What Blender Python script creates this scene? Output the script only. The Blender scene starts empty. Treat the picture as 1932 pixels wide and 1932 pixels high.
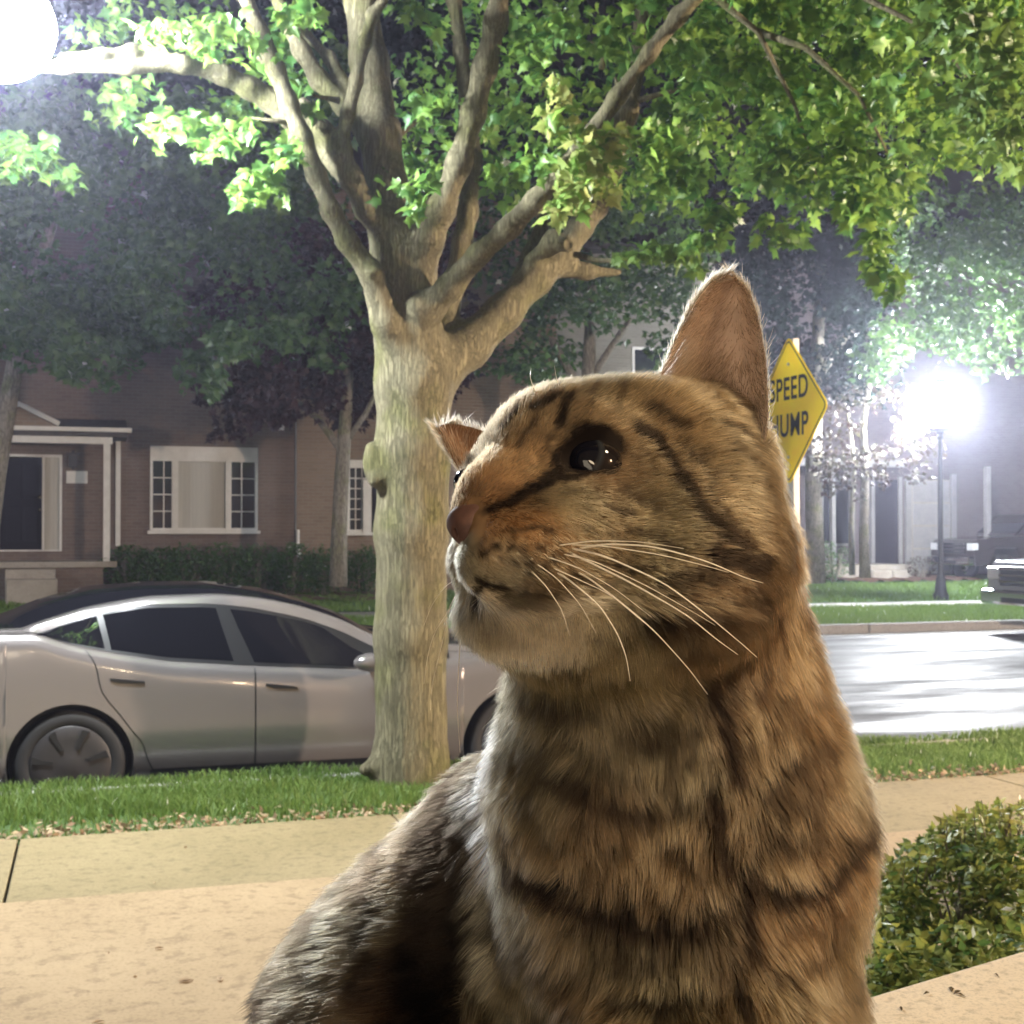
import bpy, math, random
import numpy as np
from mathutils import Vector, Matrix
from mathutils.kdtree import KDTree
from mathutils.bvhtree import BVHTree

R = math.radians
random.seed(7)
rng = np.random.default_rng(7)
scn = bpy.context.scene
COL = scn.collection

# ---------------------------------------------------------------- camera
FPX, CPX = 2500.0, 966.0                 # focal length and centre in pixels of a 1932 px frame
YAW, PITCH, ROAD_TO_EYE = R(17.6), R(0.779), 1.67
CAM = np.array([0.0, 0.0, ROAD_TO_EYE])
FWD = np.array([math.sin(YAW)*math.cos(PITCH), math.cos(YAW)*math.cos(PITCH), math.sin(PITCH)])
RGT = np.array([math.cos(YAW), -math.sin(YAW), 0.0])
UPV = np.cross(RGT, FWD)

cd = bpy.data.cameras.new('camera')
cam = bpy.data.objects.new('camera', cd)
COL.objects.link(cam)
cam.matrix_world = Matrix(((RGT[0], UPV[0], -FWD[0], CAM[0]), (RGT[1], UPV[1], -FWD[1], CAM[1]), (RGT[2], UPV[2], -FWD[2], CAM[2]), (0, 0, 0, 1)))
cd.sensor_width = 36.0
cd.lens = 36.0*FPX/1932.0
cd.clip_start, cd.clip_end = 0.02, 400.0
cd.dof.use_dof = True
cd.dof.focus_distance = 0.46
cd.dof.aperture_fstop = 62.0
scn.camera = cam

# ---------------------------------------------------------------- night sky
w = bpy.data.worlds.new('World'); scn.world = w; w.use_nodes = True
wn = w.node_tree.nodes; wl = w.node_tree.links
wn.clear()
sky = wn.new('ShaderNodeTexSky'); sky.sky_type = 'NISHITA'; sky.sun_disc = False
sky.sun_elevation = R(-4); sky.sun_rotation = R(200)
bg = wn.new('ShaderNodeBackground'); bg.inputs['Strength'].default_value = .7
wo = wn.new('ShaderNodeOutputWorld')
wl.new(sky.outputs[0], bg.inputs[0]); wl.new(bg.outputs[0], wo.inputs[0])

scn.view_settings.view_transform = 'Standard'
scn.view_settings.look = 'None'
scn.view_settings.gamma = 1.0
scn.view_settings.use_curve_mapping = False
scn.view_settings.exposure = 0.2
scn.render.engine = 'CYCLES'
scn.cycles.use_denoising = True
scn.cycles.max_bounces = 6
scn.cycles.diffuse_bounces = 3
scn.cycles.glossy_bounces = 3
scn.cycles.transmission_bounces = 4
scn.cycles.transparent_max_bounces = 8
scn.cycles.volume_bounces = 0
scn.cycles.sample_clamp_indirect = 4.0

# ---------------------------------------------------------------- helpers
def ray(px, py):
    return FWD + RGT*((px-CPX)/FPX) + UPV*((CPX-py)/FPX)
def at(px, py, d):                        # point seen at (px, py) at depth d in front of the camera
    return CAM + ray(px, py)*d
def on_z(px, py, z):
    r = ray(px, py); return CAM + r*((z-CAM[2])/r[2])
def on_y(px, py, y):
    r = ray(px, py); return CAM + r*((y-CAM[1])/r[1])
def depth_of(p):
    return float(np.dot(np.asarray(p)-CAM, FWD))

def tag(o, label=None, cat=None, group=None, kind=None):
    if label: o['label'] = label
    if cat: o['category'] = cat
    if group: o['group'] = group
    if kind: o['kind'] = kind
    return o
def link(o, parent=None):
    COL.objects.link(o)
    if parent is not None: o.parent = parent
    return o
def empty(name, loc=(0, 0, 0)):
    o = bpy.data.objects.new(name, None); COL.objects.link(o)
    o.location = Vector(tuple(float(v) for v in loc)); o.empty_display_size = 0.1
    return o
def mesh_obj(name, verts, faces, mat=None, parent=None, smooth=False, mats=None, fmat=None):
    """verts are world coordinates; a parent's location is taken off"""
    me = bpy.data.meshes.new(name)
    v = np.asarray(verts, dtype=float).reshape(-1, 3)
    if parent is not None: v = v - np.array(world_loc(parent))
    me.from_pydata([tuple(x) for x in v], [], [tuple(int(i) for i in f) for f in faces])
    if mats:
        for m in mats: me.materials.append(m)
        if fmat is not None: me.polygons.foreach_set('material_index', np.asarray(fmat, dtype=np.int32))
    elif mat: me.materials.append(mat)
    if smooth: me.polygons.foreach_set('use_smooth', [True]*len(me.polygons))
    me.update()
    o = bpy.data.objects.new(name, me)
    return link(o, parent)
def world_loc(o):
    l = Vector((0, 0, 0))
    while o is not None:
        l = l + o.location; o = o.parent
    return l
def big_mesh(name, verts, tris, mat=None, parent=None, smooth=False, n=3):
    """fast path for many faces of n corners"""
    me = bpy.data.meshes.new(name)
    v = np.asarray(verts, dtype=np.float32).reshape(-1, 3)
    if parent is not None: v = v - np.array(world_loc(parent), dtype=np.float32)
    t = np.asarray(tris, dtype=np.int32).reshape(-1, n)
    me.vertices.add(len(v)); me.vertices.foreach_set('co', v.ravel())
    me.loops.add(t.size); me.loops.foreach_set('vertex_index', t.ravel())
    me.polygons.add(len(t)); me.polygons.foreach_set('loop_start', np.arange(0, t.size, n, dtype=np.int32))
    me.polygons.foreach_set('loop_total', np.full(len(t), n, dtype=np.int32))
    if smooth: me.polygons.foreach_set('use_smooth', np.ones(len(t), dtype=bool))
    if mat: me.materials.append(mat)
    me.update(calc_edges=True); me.validate()
    o = bpy.data.objects.new(name, me)
    return link(o, parent)

class MB:
    """collects boxes, bars and discs for ONE mesh"""
    def __init__(s): s.v = []; s.f = []
    def add(s, v, f):
        n = len(s.v); s.v += [tuple(map(float, x)) for x in v]; s.f += [tuple(i+n for i in q) for q in f]; return s
    def box(s, x0, x1, y0, y1, z0, z1):
        x0, x1 = min(x0, x1), max(x0, x1); y0, y1 = min(y0, y1), max(y0, y1); z0, z1 = min(z0, z1), max(z0, z1)
        return s.add([(x0,y0,z0),(x1,y0,z0),(x1,y1,z0),(x0,y1,z0),(x0,y0,z1),(x1,y0,z1),(x1,y1,z1),(x0,y1,z1)],
                     [(0,3,2,1),(4,5,6,7),(0,1,5,4),(1,2,6,5),(2,3,7,6),(3,0,4,7)])
    def tube(s, pts, rad, n=10, cap=True):
        pts = [np.asarray(p, float) for p in pts]
        if np.isscalar(rad): rad = [rad]*len(pts)
        base = len(s.v); prev = None
        for i, p in enumerate(pts):
            t = pts[min(i+1, len(pts)-1)]-pts[max(i-1, 0)]; t /= (np.linalg.norm(t)+1e-9)
            if prev is None:
                a = np.array([0, 0, 1.0]) if abs(t[2]) < .9 else np.array([1.0, 0, 0])
                u = np.cross(t, a)
            else: u = prev-t*np.dot(prev, t)
            u /= np.linalg.norm(u); prev = u; w_ = np.cross(t, u)
            for k in range(n):
                an = 2*math.pi*k/n
                s.v.append(tuple(p+rad[i]*(u*math.cos(an)+w_*math.sin(an))))
        for i in range(len(pts)-1):
            for k in range(n):
                a, b = base+i*n+k, base+i*n+(k+1) % n
                s.f.append((a, b, b+n, a+n))
        if cap:
            s.f.append(tuple(base+k for k in range(n))[::-1])
            s.f.append(tuple(base+(len(pts)-1)*n+k for k in range(n)))
        return s
    def lathe(s, c, prof, n=20, axis=2):
        """prof: (radius, height) pairs about the axis through c"""
        base = len(s.v)
        for r, h in prof:
            for k in range(n):
                an = 2*math.pi*k/n; q = [0, 0, 0]
                q[axis] = h; q[(axis+1) % 3] = r*math.cos(an); q[(axis+2) % 3] = r*math.sin(an)
                s.v.append((c[0]+q[0], c[1]+q[1], c[2]+q[2]))
        for i in range(len(prof)-1):
            for k in range(n):
                a, b = base+i*n+k, base+i*n+(k+1) % n
                s.f.append((a, b, b+n, a+n))
        return s
    def build(s, name, mat=None, parent=None, smooth=False, bevel=0):
        o = mesh_obj(name, s.v, s.f, mat, parent, smooth)
        if bevel:
            m = o.modifiers.new('bevel', 'BEVEL'); m.width = bevel; m.segments = 2; m.limit_method = 'ANGLE'
        return o

# ---- materials
def new_mat(name):
    m = bpy.data.materials.new(name); m.use_nodes = True
    nt = m.node_tree; b = nt.nodes.get('Principled BSDF')
    return m, nt, b
def mat(name, col, rough=.6, metal=0, noise=None, col2=None, bump=0, bscale=None, stretch=None, coat=0, spec=.5, emit=0, detail=6):
    m, nt, b = new_mat(name); N = nt.nodes; L = nt.links
    b.inputs['Base Color'].default_value = (*col, 1)
    b.inputs['Roughness'].default_value = rough; b.inputs['Metallic'].default_value = metal
    b.inputs['Specular IOR Level'].default_value = spec
    b.inputs['Coat Weight'].default_value = coat; b.inputs['Coat Roughness'].default_value = .05
    if emit:
        b.inputs['Emission Color'].default_value = (*col, 1); b.inputs['Emission Strength'].default_value = emit
    if noise or bump:
        tc = N.new('ShaderNodeTexCoord'); mp = N.new('ShaderNodeMapping')
        L.new(tc.outputs['Object'], mp.inputs[0])
        if stretch: mp.inputs['Scale'].default_value = stretch
    if noise:
        n = N.new('ShaderNodeTexNoise'); n.inputs['Scale'].default_value = noise; n.inputs['Detail'].default_value = detail; n.inputs['Roughness'].default_value = .62
        L.new(mp.outputs[0], n.inputs['Vector'])
        r = N.new('ShaderNodeValToRGB'); r.color_ramp.elements[0].position = .33; r.color_ramp.elements[1].position = .68
        r.color_ramp.elements[0].color = (*col, 1); r.color_ramp.elements[1].color = (*(col2 or col), 1)
        L.new(n.outputs[0], r.inputs[0]); L.new(r.outputs[0], b.inputs['Base Color'])
    if bump:
        n2 = N.new('ShaderNodeTexNoise'); n2.inputs['Scale'].default_value = bscale or (noise or 10)*3; n2.inputs['Detail'].default_value = 8
        L.new(mp.outputs[0], n2.inputs['Vector'])
        bp = N.new('ShaderNodeBump'); bp.inputs['Strength'].default_value = min(1, bump*20 if bump < .05 else 1); bp.inputs['Distance'].default_value = bump
        L.new(n2.outputs[0], bp.inputs['Height']); L.new(bp.outputs[0], b.inputs['Normal'])
    return m
def leaf_mat(name, cols, trans=.35, rough=.45, per='island'):
    """two-sided leaf: colour picked per leaf, light comes through it"""
    m, nt, b = new_mat(name); N = nt.nodes; L = nt.links
    r = N.new('ShaderNodeValToRGB')
    if per == 'island':
        g = N.new('ShaderNodeNewGeometry'); L.new(g.outputs['Random Per Island'], r.inputs[0])
    else:
        g = N.new('ShaderNodeObjectInfo'); L.new(g.outputs['Random'], r.inputs[0])
    e = r.color_ramp.elements
    for i, c in enumerate(cols):
        p = i/(len(cols)-1)
        el = e[0] if i == 0 else (e[1] if i == len(cols)-1 else e.new(p))
        el.position = p; el.color = (*c, 1)
    L.new(r.outputs[0], b.inputs['Base Color']); b.inputs['Roughness'].default_value = rough
    t = N.new('ShaderNodeBsdfTranslucent')
    hs = N.new('ShaderNodeHueSaturation'); hs.inputs['Hue'].default_value = .485; hs.inputs['Value'].default_value = 1.5
    L.new(r.outputs[0], hs.inputs['Color']); L.new(hs.outputs[0], t.inputs[0])
    mx = N.new('ShaderNodeMixShader'); mx.inputs[0].default_value = trans
    L.new(b.outputs[0], mx.inputs[1]); L.new(t.outputs[0], mx.inputs[2]); L.new(mx.outputs[0], N['Material Output'].inputs[0])
    return m

# ---- solid shapes grown from blended primitives (one continuous skin)
class Blob:
    def __init__(s, lo, hi, h):
        s.lo = np.asarray(lo, float); s.h = h
        s.n = np.ceil((np.asarray(hi)-s.lo)/h).astype(int)+1
        s.v = np.full(tuple(s.n), 1.0, np.float32)
    def _win(s, lo, hi):
        a = np.clip(np.floor((lo-s.lo)/s.h).astype(int), 0, s.n); b = np.clip(np.ceil((hi-s.lo)/s.h).astype(int)+1, 0, s.n)
        if np.any(b <= a): return None, None
        ax = [s.lo[i]+np.arange(a[i], b[i])*s.h for i in range(3)]
        g = np.stack(np.meshgrid(*ax, indexing='ij'), -1)
        return (slice(a[0], b[0]), slice(a[1], b[1]), slice(a[2], b[2])), g
    def _put(s, sl, d, k, cut):
        a = s.v[sl]
        if cut:
            d = -d; h = np.maximum(k-np.abs(a-d), 0)/k; s.v[sl] = np.maximum(a, d)+h*h*k/4
        else:
            h = np.maximum(k-np.abs(a-d), 0)/k; s.v[sl] = np.minimum(a, d)-h*h*k/4
    def cone(s, a, b, ra, rb, k=.01, cut=False):
        a = np.asarray(a, float); b = np.asarray(b, float); m = max(ra, rb)+k*1.5+s.h*2
        sl, g = s._win(np.minimum(a, b)-m, np.maximum(a, b)+m)
        if sl is None: return
        ba = b-a; t = np.clip(((g-a)@ba)/(ba@ba+1e-12), 0, 1)
        d = np.linalg.norm(g-(a+t[..., None]*ba), axis=-1)-(ra+(rb-ra)*t)
        s._put(sl, d.astype(np.float32), k, cut)
    def ell(s, c, r, M=None, k=.01, cut=False):
        c = np.asarray(c, float); r = np.asarray(r, float); M = np.eye(3) if M is None else np.asarray(M)   # rows = axes
        m = r.max()+k*1.5+s.h*2
        sl, g = s._win(c-m, c+m)
        if sl is None: return
        q = (g-c)@M.T
        k0 = np.linalg.norm(q/r, axis=-1); k1 = np.linalg.norm(q/(r*r), axis=-1)+1e-9
        s._put(sl, (k0*(k0-1)/k1).astype(np.float32), k, cut)
    def mesh(s, smooth=1):
        v = s.v; ins = v < 0
        def cs(o): return ins[o[0]:ins.shape[0]-1+o[0], o[1]:ins.shape[1]-1+o[1], o[2]:ins.shape[2]-1+o[2]]
        offs = [(i, j, k) for i in (0, 1) for j in (0, 1) for k in (0, 1)]
        cnt = np.zeros(tuple(x-1 for x in ins.shape), np.int8)
        for o in offs: cnt += cs(o)
        act = (cnt > 0) & (cnt < 8)
        idx = np.argwhere(act); cid = np.full(act.shape, -1, np.int32); cid[act] = np.arange(len(idx))
        acc = np.zeros((len(idx), 3)); num = np.zeros(len(idx))
        val = {o: v[idx[:, 0]+o[0], idx[:, 1]+o[1], idx[:, 2]+o[2]] for o in offs}
        for o in offs:
            for ax in range(3):
                if o[ax] == 0:
                    p = list(o); p[ax] = 1; p = tuple(p)
                    a, b = val[o], val[p]; c = (a < 0) != (b < 0)
                    t = np.where(c, a/np.where(c, a-b, 1), 0)
                    q = np.zeros((len(idx), 3)); q += o; q[:, ax] += t
                    acc[c] += q[c]; num[c] += 1
        pts = s.lo+(idx+acc/num[:, None])*s.h
        quads = []
        for ax in range(3):
            u, w_ = (ax+1) % 3, (ax+2) % 3
            sl0 = [slice(None)]*3; sl1 = [slice(None)]*3; sl0[ax] = slice(0, -1); sl1[ax] = slice(1, None)
            a = ins[tuple(sl0)]; b = ins[tuple(sl1)]
            e = np.argwhere(a != b)
            e = e[(e[:, u] > 0) & (e[:, w_] > 0) & (e[:, u] < ins.shape[u]-1) & (e[:, w_] < ins.shape[w_]-1)]
            fl = a[e[:, 0], e[:, 1], e[:, 2]]
            def c(du, dw):
                q = e.copy(); q[:, u] -= du; q[:, w_] -= dw; return cid[q[:, 0], q[:, 1], q[:, 2]]
            Q = np.stack([c(1, 1), c(0, 1), c(0, 0), c(1, 0)], 1)
            Q[~fl] = Q[~fl][:, ::-1]
            quads.append(Q)
        quads = np.concatenate(quads)
        for _ in range(smooth):
            a2 = np.zeros_like(pts); n2 = np.zeros(len(pts))
            for i in range(4):
                x, y = quads[:, i], quads[:, (i+1) % 4]
                np.add.at(a2, x, pts[y]); np.add.at(n2, x, 1); np.add.at(a2, y, pts[x]); np.add.at(n2, y, 1)
            pts = pts*.5+.5*a2/np.maximum(n2, 1)[:, None]
        return pts, quads

def vnoise(p, seed=0):
    """smooth value noise in 0..1 at points p (n,3)"""
    p = np.asarray(p, float); i = np.floor(p).astype(np.int64); f = p-i; f = f*f*(3-2*f)
    def hsh(ix, iy, iz):
        n = (ix*374761393+iy*668265263+iz*2147483647+seed*1274126177) & 0xffffffff
        n = ((n ^ (n >> 13))*1274126177) & 0xffffffff
        n = ((n ^ (n >> 16))*2246822519) & 0xffffffff
        return ((n ^ (n >> 13)) & 0xffffff)/float(0xffffff)
    r = 0
    for a in (0, 1):
        for b in (0, 1):
            for c in (0, 1):
                w_ = (f[:, 0] if a else 1-f[:, 0])*(f[:, 1] if b else 1-f[:, 1])*(f[:, 2] if c else 1-f[:, 2])
                r = r+w_*hsh(i[:, 0]+a, i[:, 1]+b, i[:, 2]+c)
    return r
def fbm(p, seed=0, o=3):
    r = 0; a = .5; t = 0
    for k in range(o):
        r = r+a*vnoise(np.asarray(p)*(2**k), seed+k); t += a; a *= .5
    return r/t
# ================================================================ lamps the place has
def emit_mat(name, col, strength):
    m = bpy.data.materials.new(name); m.use_nodes = True; nt = m.node_tree; nt.nodes.clear()
    e = nt.nodes.new('ShaderNodeEmission'); e.inputs[0].default_value = (*col, 1); e.inputs[1].default_value = strength
    o = nt.nodes.new('ShaderNodeOutputMaterial'); nt.links.new(e.outputs[0], o.inputs[0]); return m
M_IRON = mat('black_iron', (.015, .015, .018), rough=.45, bump=.001, bscale=60)
def street_lamp(base, zc, radius, strength, col, label, post_z=None):
    x, y, z = base
    t = empty('street_lamp', base)
    tag(t, label, 'street lamp', 'globe lamps along the street')
    MB().lathe((x, y, z), [(.0, 0), (.17, 0), (.17, .10), (.13, .16), (.10, .45), (.075, .52), (.06, .60), (.055, 1.6), (.05, zc-z-radius-.22), (.0, zc-z-radius-.22)], 16).build('post', M_IRON, t, smooth=True)
    MB().lathe((x, y, zc-radius-.22), [(.05, 0), (.09, .03), (.06, .08), (.10, .16), (radius*.7, .20), (radius*.7, .25), (.0, .25)], 16).build('globe_holder', M_IRON, t, smooth=True)
    n = 12
    prof = [(max(radius*math.sin(math.pi*i/n), .001), -radius*math.cos(math.pi*i/n)) for i in range(n+1)]
    MB().lathe((x, y, zc), prof, 18).build('globe', emit_mat('lamp_globe_light', col, strength), t, smooth=True)
    MB().lathe((x, y, zc+radius*.92), [(radius*.42, 0), (radius*.36, .05), (.03, .10), (.02, .17), (.001, .2)], 14).build('cap', M_IRON, t, smooth=True)
    return t
LC = at(0, 50, 7.05); LP = at(-190, 50, 7.05); LP[2] = .14
hl = empty('street_lamp', LP); tag(hl, 'street lamp with glaring white globe hung from an arm at the upper left corner', 'street lamp', 'globe lamps along the street')
MB().lathe((LP[0], LP[1], .14), [(.0, 0), (.17, 0), (.17, .10), (.10, .45), (.06, .60), (.05, LC[2]+.55), (.0, LC[2]+.55)], 16).build('post', M_IRON, hl, smooth=True)
MB().tube([np.array([LP[0], LP[1], LC[2]+.45]), (np.array([LP[0], LP[1], LC[2]])+LC)/2+np.array([0, 0, .72]), LC+np.array([0, 0, .62]), LC+np.array([0, 0, .42])], .03, 10).build('arm', M_IRON, hl, smooth=True)
MB().lathe(LC, [(.001, .44), (.10, .40), (.20, .31), (.21, .27), (.001, .27)], 18).build('globe_holder', M_IRON, hl, smooth=True)
MB().lathe(LC, [(max(.285*math.sin(math.pi*i/14), .001), -.285*math.cos(math.pi*i/14)) for i in range(15)], 22).build('globe', emit_mat('lamp_globe_light', (.92, .96, 1.0), 640), hl, smooth=True)  # globe oversized so its white disc stands for the glare
rb = on_z(1775, 1131, .18)
d_ = depth_of(rb); rt = at(1779, 765, d_)
street_lamp((-9.5, 19.6, .14), 4.6, .24, 500, (.95, .96, 1.0), 'unseen street lamp added on the far verge to light the brick house front')  # unseen lamp added to brighten the house across the road
street_lamp((rb[0], rb[1], .18), rt[2], .50, 850, (.94, .97, 1.0), 'black post lamp with glaring globe on the far verge near the silver pickup')  # globe enlarged beyond a real lamp's size to imitate wide glare

# porch lantern on the house wall behind the camera and a garage lantern to the right: both out of the picture, both real lamps
def wall_lantern(c, col, strength, label, wall_y):
    x, y, z = c
    t = empty('wall_lantern', c); tag(t, label, 'lantern', 'warm wall lanterns')
    MB().box(x-.09, x+.09, y-.09, y+.09, z-.14, z+.14).build('glass_body', emit_mat('lantern_light', col, strength), t)
    MB().lathe((x, y, z+.142), [(.15, 0), (.15, .02), (.05, .12), (.001, .16)], 12).build('roof', M_IRON, t)
    MB().box(x-.02, x+.02, y-.10, wall_y, z+.19, z+.22).box(x-.07, x+.07, wall_y-.02, wall_y, z-.1, z+.25).build('bracket', M_IRON, t)
    return t
wall_lantern((-.55, -1.75, 2.15), (1.0, .78, .52), 24, 'small fill lantern added on the brick wall left behind the cat', -2.04)  # added as fill for the camera side of the cat
wall_lantern((2.3, -1.72, 2.9), (1.0, .70, .42), 110, 'warm porch lantern on the brick wall behind the cat', -2.04)
wall_lantern((10.8, 3.2, 3.1), (1.0, .76, .56), 8500, 'warm garage lantern down the street on the near side', 2.7)
cl = empty('ceiling_lamp', (1.0, -.35, 3.05)); tag(cl, 'warm round porch ceiling lamp above and behind the cat, out of the picture', 'ceiling lamp')
MB().lathe((1.0, -.35, 3.05), [(.001, -.07), (.08, -.06), (.13, -.02), (.14, .02)], 20).build('diffuser', emit_mat('porch_lamp_light', (1.0, .78, .48), 140), cl, smooth=True)
MB().lathe((1.0, -.35, 3.05), [(.15, .022), (.15, .06), (.001, .062)], 20).build('base_ring', M_IRON, cl)
gar = empty('garage', (12.8, 0, 0)); tag(gar, 'brick garage down the street on the near side, out of the picture', 'garage')
MB().box(9.6, 16, -3, 2.695, 0, 4).build('wall', M_IRON, gar)
MB().box(9.3, 16.3, -3.3, 2.9, 4.0, 4.2).build('roof', M_IRON, gar)
# ================================================================ the cat
def cvec(x, y, z): return RGT*x+UPV*y+FWD*z
def norm(v): v = np.asarray(v, float); return v/np.linalg.norm(v)
hF = norm((-.80, .12, -.58)); hN = np.array((.55, .34, -.62)); hN = norm(hN-hF*np.dot(hF, hN)); hU = np.cross(hF, hN)
if hU[1] < 0: hU = -hU
HF, HN, HU = cvec(*hF), cvec(*hN), cvec(*hU)
HM = np.array([HF, HN, HU])
def px2m(r, d): return r*d/FPX
LEDGE_Z = ROAD_TO_EYE-.29

cb = Blob(CAM+FWD*.55+np.array([-.26, -.28, -.31]), CAM+FWD*.55+np.array([.24, .26, .115]), .0023)
A = at
# neck, chest, trunk
cb.cone(A(1270,1060,.505), A(1275,1330,.53), .043, .050, .02)
cb.cone(A(1275,1330,.53), A(1297,1560,.545), .050, .061, .02)
cb.cone(A(1130,1180,.475), A(1125,1480,.505), .028, .032, .02)
cb.cone(A(1125,1480,.505), A(1140,1760,.515), .032, .033, .02)
cb.ell(A(1290,1590,.555), (.066, .065, .078), k=.03)
cb.ell(A(1262,1850,.56), (.064, .07, .09), k=.03)
cb.ell(A(985,1580,.605), (.034, .05, .034), k=.03)
cb.ell(A(900,1850,.61), (.068, .07, .068), k=.03)
cb.cone(A(1200,1650,.60), A(890,2010,.615), .062, .081, .03)
cb.cone(A(860,2010,.615), A(815,2120,.60), .081, .084, .02)
cb.ell(A(815,2065,.60), (.080, .10, .084), k=.02)
# front legs and paws, hind foot, tail
def down(px, py, d, z): p = A(px, py, d); p[2] = z; return p
for px, d in ((1215, .49), (1400, .50)):
    cb.cone(A(px+50,1960,d+.045), down(px,1932,d,LEDGE_Z+.10), .034, .026, .02)
    cb.cone(down(px,1932,d,LEDGE_Z+.10), down(px,1932,d-.002,LEDGE_Z+.02), .026, .019, .012)
    cb.ell(down(px-12,1932,d-.018,LEDGE_Z+.0125), (.020, .026, .0135), k=.012)
cb.cone(down(760,1932,.52,LEDGE_Z+.018), down(830,1932,.44,LEDGE_Z+.015), .022, .015, .015)
tp = [down(640,1932,.66,LEDGE_Z+.04), down(420,1932,.58,LEDGE_Z+.022), down(430,1932,.45,LEDGE_Z+.02), down(700,1932,.38,LEDGE_Z+.017)]
for i in range(3): cb.cone(tp[i], tp[i+1], .021-.003*i, .018-.003*i, .01)
# skull and face
cb.ell(A(1225,910,.478), (.042, .040, .034), HM, k=.010)
cb.ell(A(1068,880,.448), (.030, .030, .0245), HM, k=.010)
cb.ell(A(1160,828,.462), (.034, .032, .0150), HM, k=.008)
cb.cone(A(1050,872,.437), A(940,950,.416), .0215, .0125, .010)
cb.cone(A(940,950,.416), A(905,982,.409), .0125, .0085, .008)
cb.ell(A(990,1062,.402), (.0225, .0165, .0130), HM, k=.007)
cb.ell(A(924,1056,.424), (.0140, .0120, .0120), HM, k=.007)
cb.ell(A(1060,1030,.410), (.024, .018, .020), HM, k=.012)
cb.ell(A(958,1150,.424), (.0170, .0150, .0120), HM, k=.007)
cb.ell(A(1060,1150,.435), (.026, .022, .0165), HM, k=.012)
cb.ell(A(1225,1020,.448), (.044, .030, .032), HM, k=.012)
cb.ell(A(1285,1035,.475), (.034, .034, .034), HM, k=.015)
cb.ell(A(1150,1130,.455), (.045, .030, .022), HM, k=.015)
cb.ell(A(1010,1080,.465), (.030, .020, .030), HM, k=.012)
cb.ell(A(1308,870,.490), (.022, .024, .027), HM, k=.012)
cb.ell(A(927,903,.452), (.010, .010, .010), HM, k=.006)
# brow ridge over the eye, mouth line
cb.cone(A(1045,858,.421), A(1105,806,.424), .0050, .0062, .006)
cb.cone(A(1105,806,.424), A(1172,818,.430), .0062, .0050, .006)
cb.cone(A(892,1030,.400), A(905,1098,.405), .0016, .0022, .003, cut=True)
cb.cone(A(905,1098,.405), A(985,1116,.398), .0026, .0024, .003, cut=True)
cb.cone(A(985,1116,.398), A(1030,1116,.400), .0022, .0010, .003, cut=True)
pts, quads = cb.mesh(1)
bv = BVHTree.FromPolygons([tuple(p) for p in pts], [tuple(int(i) for i in q) for q in quads])
def hit(px, py):
    r = ray(px, py); h = bv.ray_cast(Vector(CAM), Vector(r/np.linalg.norm(r)))
    return None if h[0] is None else np.array(h[0])
# eye: an almond cut in the lids with the ball behind it
eh = hit(1108, 857); ed = depth_of(eh)
tilt = R(31)
EX = cvec(math.cos(tilt), math.sin(tilt), .10); EX = norm(EX)
EN = norm(cvec(-.50, .25, -.83)); EN = norm(EN-EX*np.dot(EN, EX)); EY = np.cross(EX, EN)
EC = A(1112, 850, ed)
cb.ell(EC+EN*.001, (.0108, .0052, .0055), np.array([EX, EY, EN]), k=.002, cut=True)
pts, quads = cb.mesh(1)
EYE_R = .0104
EYE_C = EC-EN*(EYE_R+.0006)

# ears: two thin cupped shells joined into the same body mesh
def ear(left, right, dl, dr, cup, thick, back, rows=15, cols=9):
    """left/right: outlines from base to tip in the picture; dl/dr: their depths; cup pushes the middle away"""
    def samp(poly, t):
        s = np.linspace(0, 1, len(poly)); return np.array([np.interp(t, s, [p[0] for p in poly]), np.interp(t, s, [p[1] for p in poly])])
    V = []; F_ = []
    for side in (0, 1):
        for i in range(rows):
            t = i/(rows-1); l = samp(left, t); r = samp(right, t)
            for j in range(cols):
                s = j/(cols-1); q = l*(1-s)+r*s; c = math.sin(math.pi*s)**.8
                d = (dl[0]*(1-t)+dl[1]*t)*(1-s)+(dr[0]*(1-t)+dr[1]*t)*s+cup*c*(1-t*.85)
                p = A(q[0], q[1], d)
                if side: p = p+cvec(*back)*thick*(math.sin(math.pi*s)**.5+.15)
                V.append(p)
    n = rows*cols
    for i in range(rows-1):
        for j in range(cols-1):
            a = i*cols+j
            F_.append((a, a+1, a+cols+1, a+cols)); F_.append((n+a+cols, n+a+cols+1, n+a+1, n+a))
    for i in range(rows-1):
        a = i*cols; F_.append((a+cols, n+a+cols, n+a, a)); a = i*cols+cols-1; F_.append((a, n+a, n+a+cols, a+cols))
    a = (rows-1)*cols
    for j in range(cols-1): F_.append((a+j, a+j+1, n+a+j+1, n+a+j))
    return np.array(V), F_
ears = []
ears.append(ear([(1225,745),(1250,700),(1282,625),(1315,565),(1342,533),(1372,518)], [(1435,880),(1450,790),(1447,690),(1434,610),(1414,548),(1382,518)],
                (.452, .462), (.462, .468), .030, .004, (0, .1, 1)))
ears.append(ear([(878,905),(858,872),(840,845),(834,826),(822,806)], [(952,832),(918,815),(880,803),(848,799),(824,804)],
                (.470, .478), (.482, .484), .010, .003, (0, .1, 1), 10, 7))
nb = len(pts)
V = [pts]; Fc = [quads]; off = nb
for v_, f_ in ears:
    V.append(v_); Fc.append(np.array(f_)+off); off += len(v_)
V = np.concatenate(V); Fc = np.concatenate(Fc)
EAR1 = (nb, nb+len(ears[0][0])); EAR2 = (EAR1[1], off)

bv = BVHTree.FromPolygons([tuple(p) for p in V], [tuple(int(i) for i in q) for q in Fc])
def surf(px, py):
    p = hit(px, py)
    return p if p is not None else A(px, py, .5)

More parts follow.
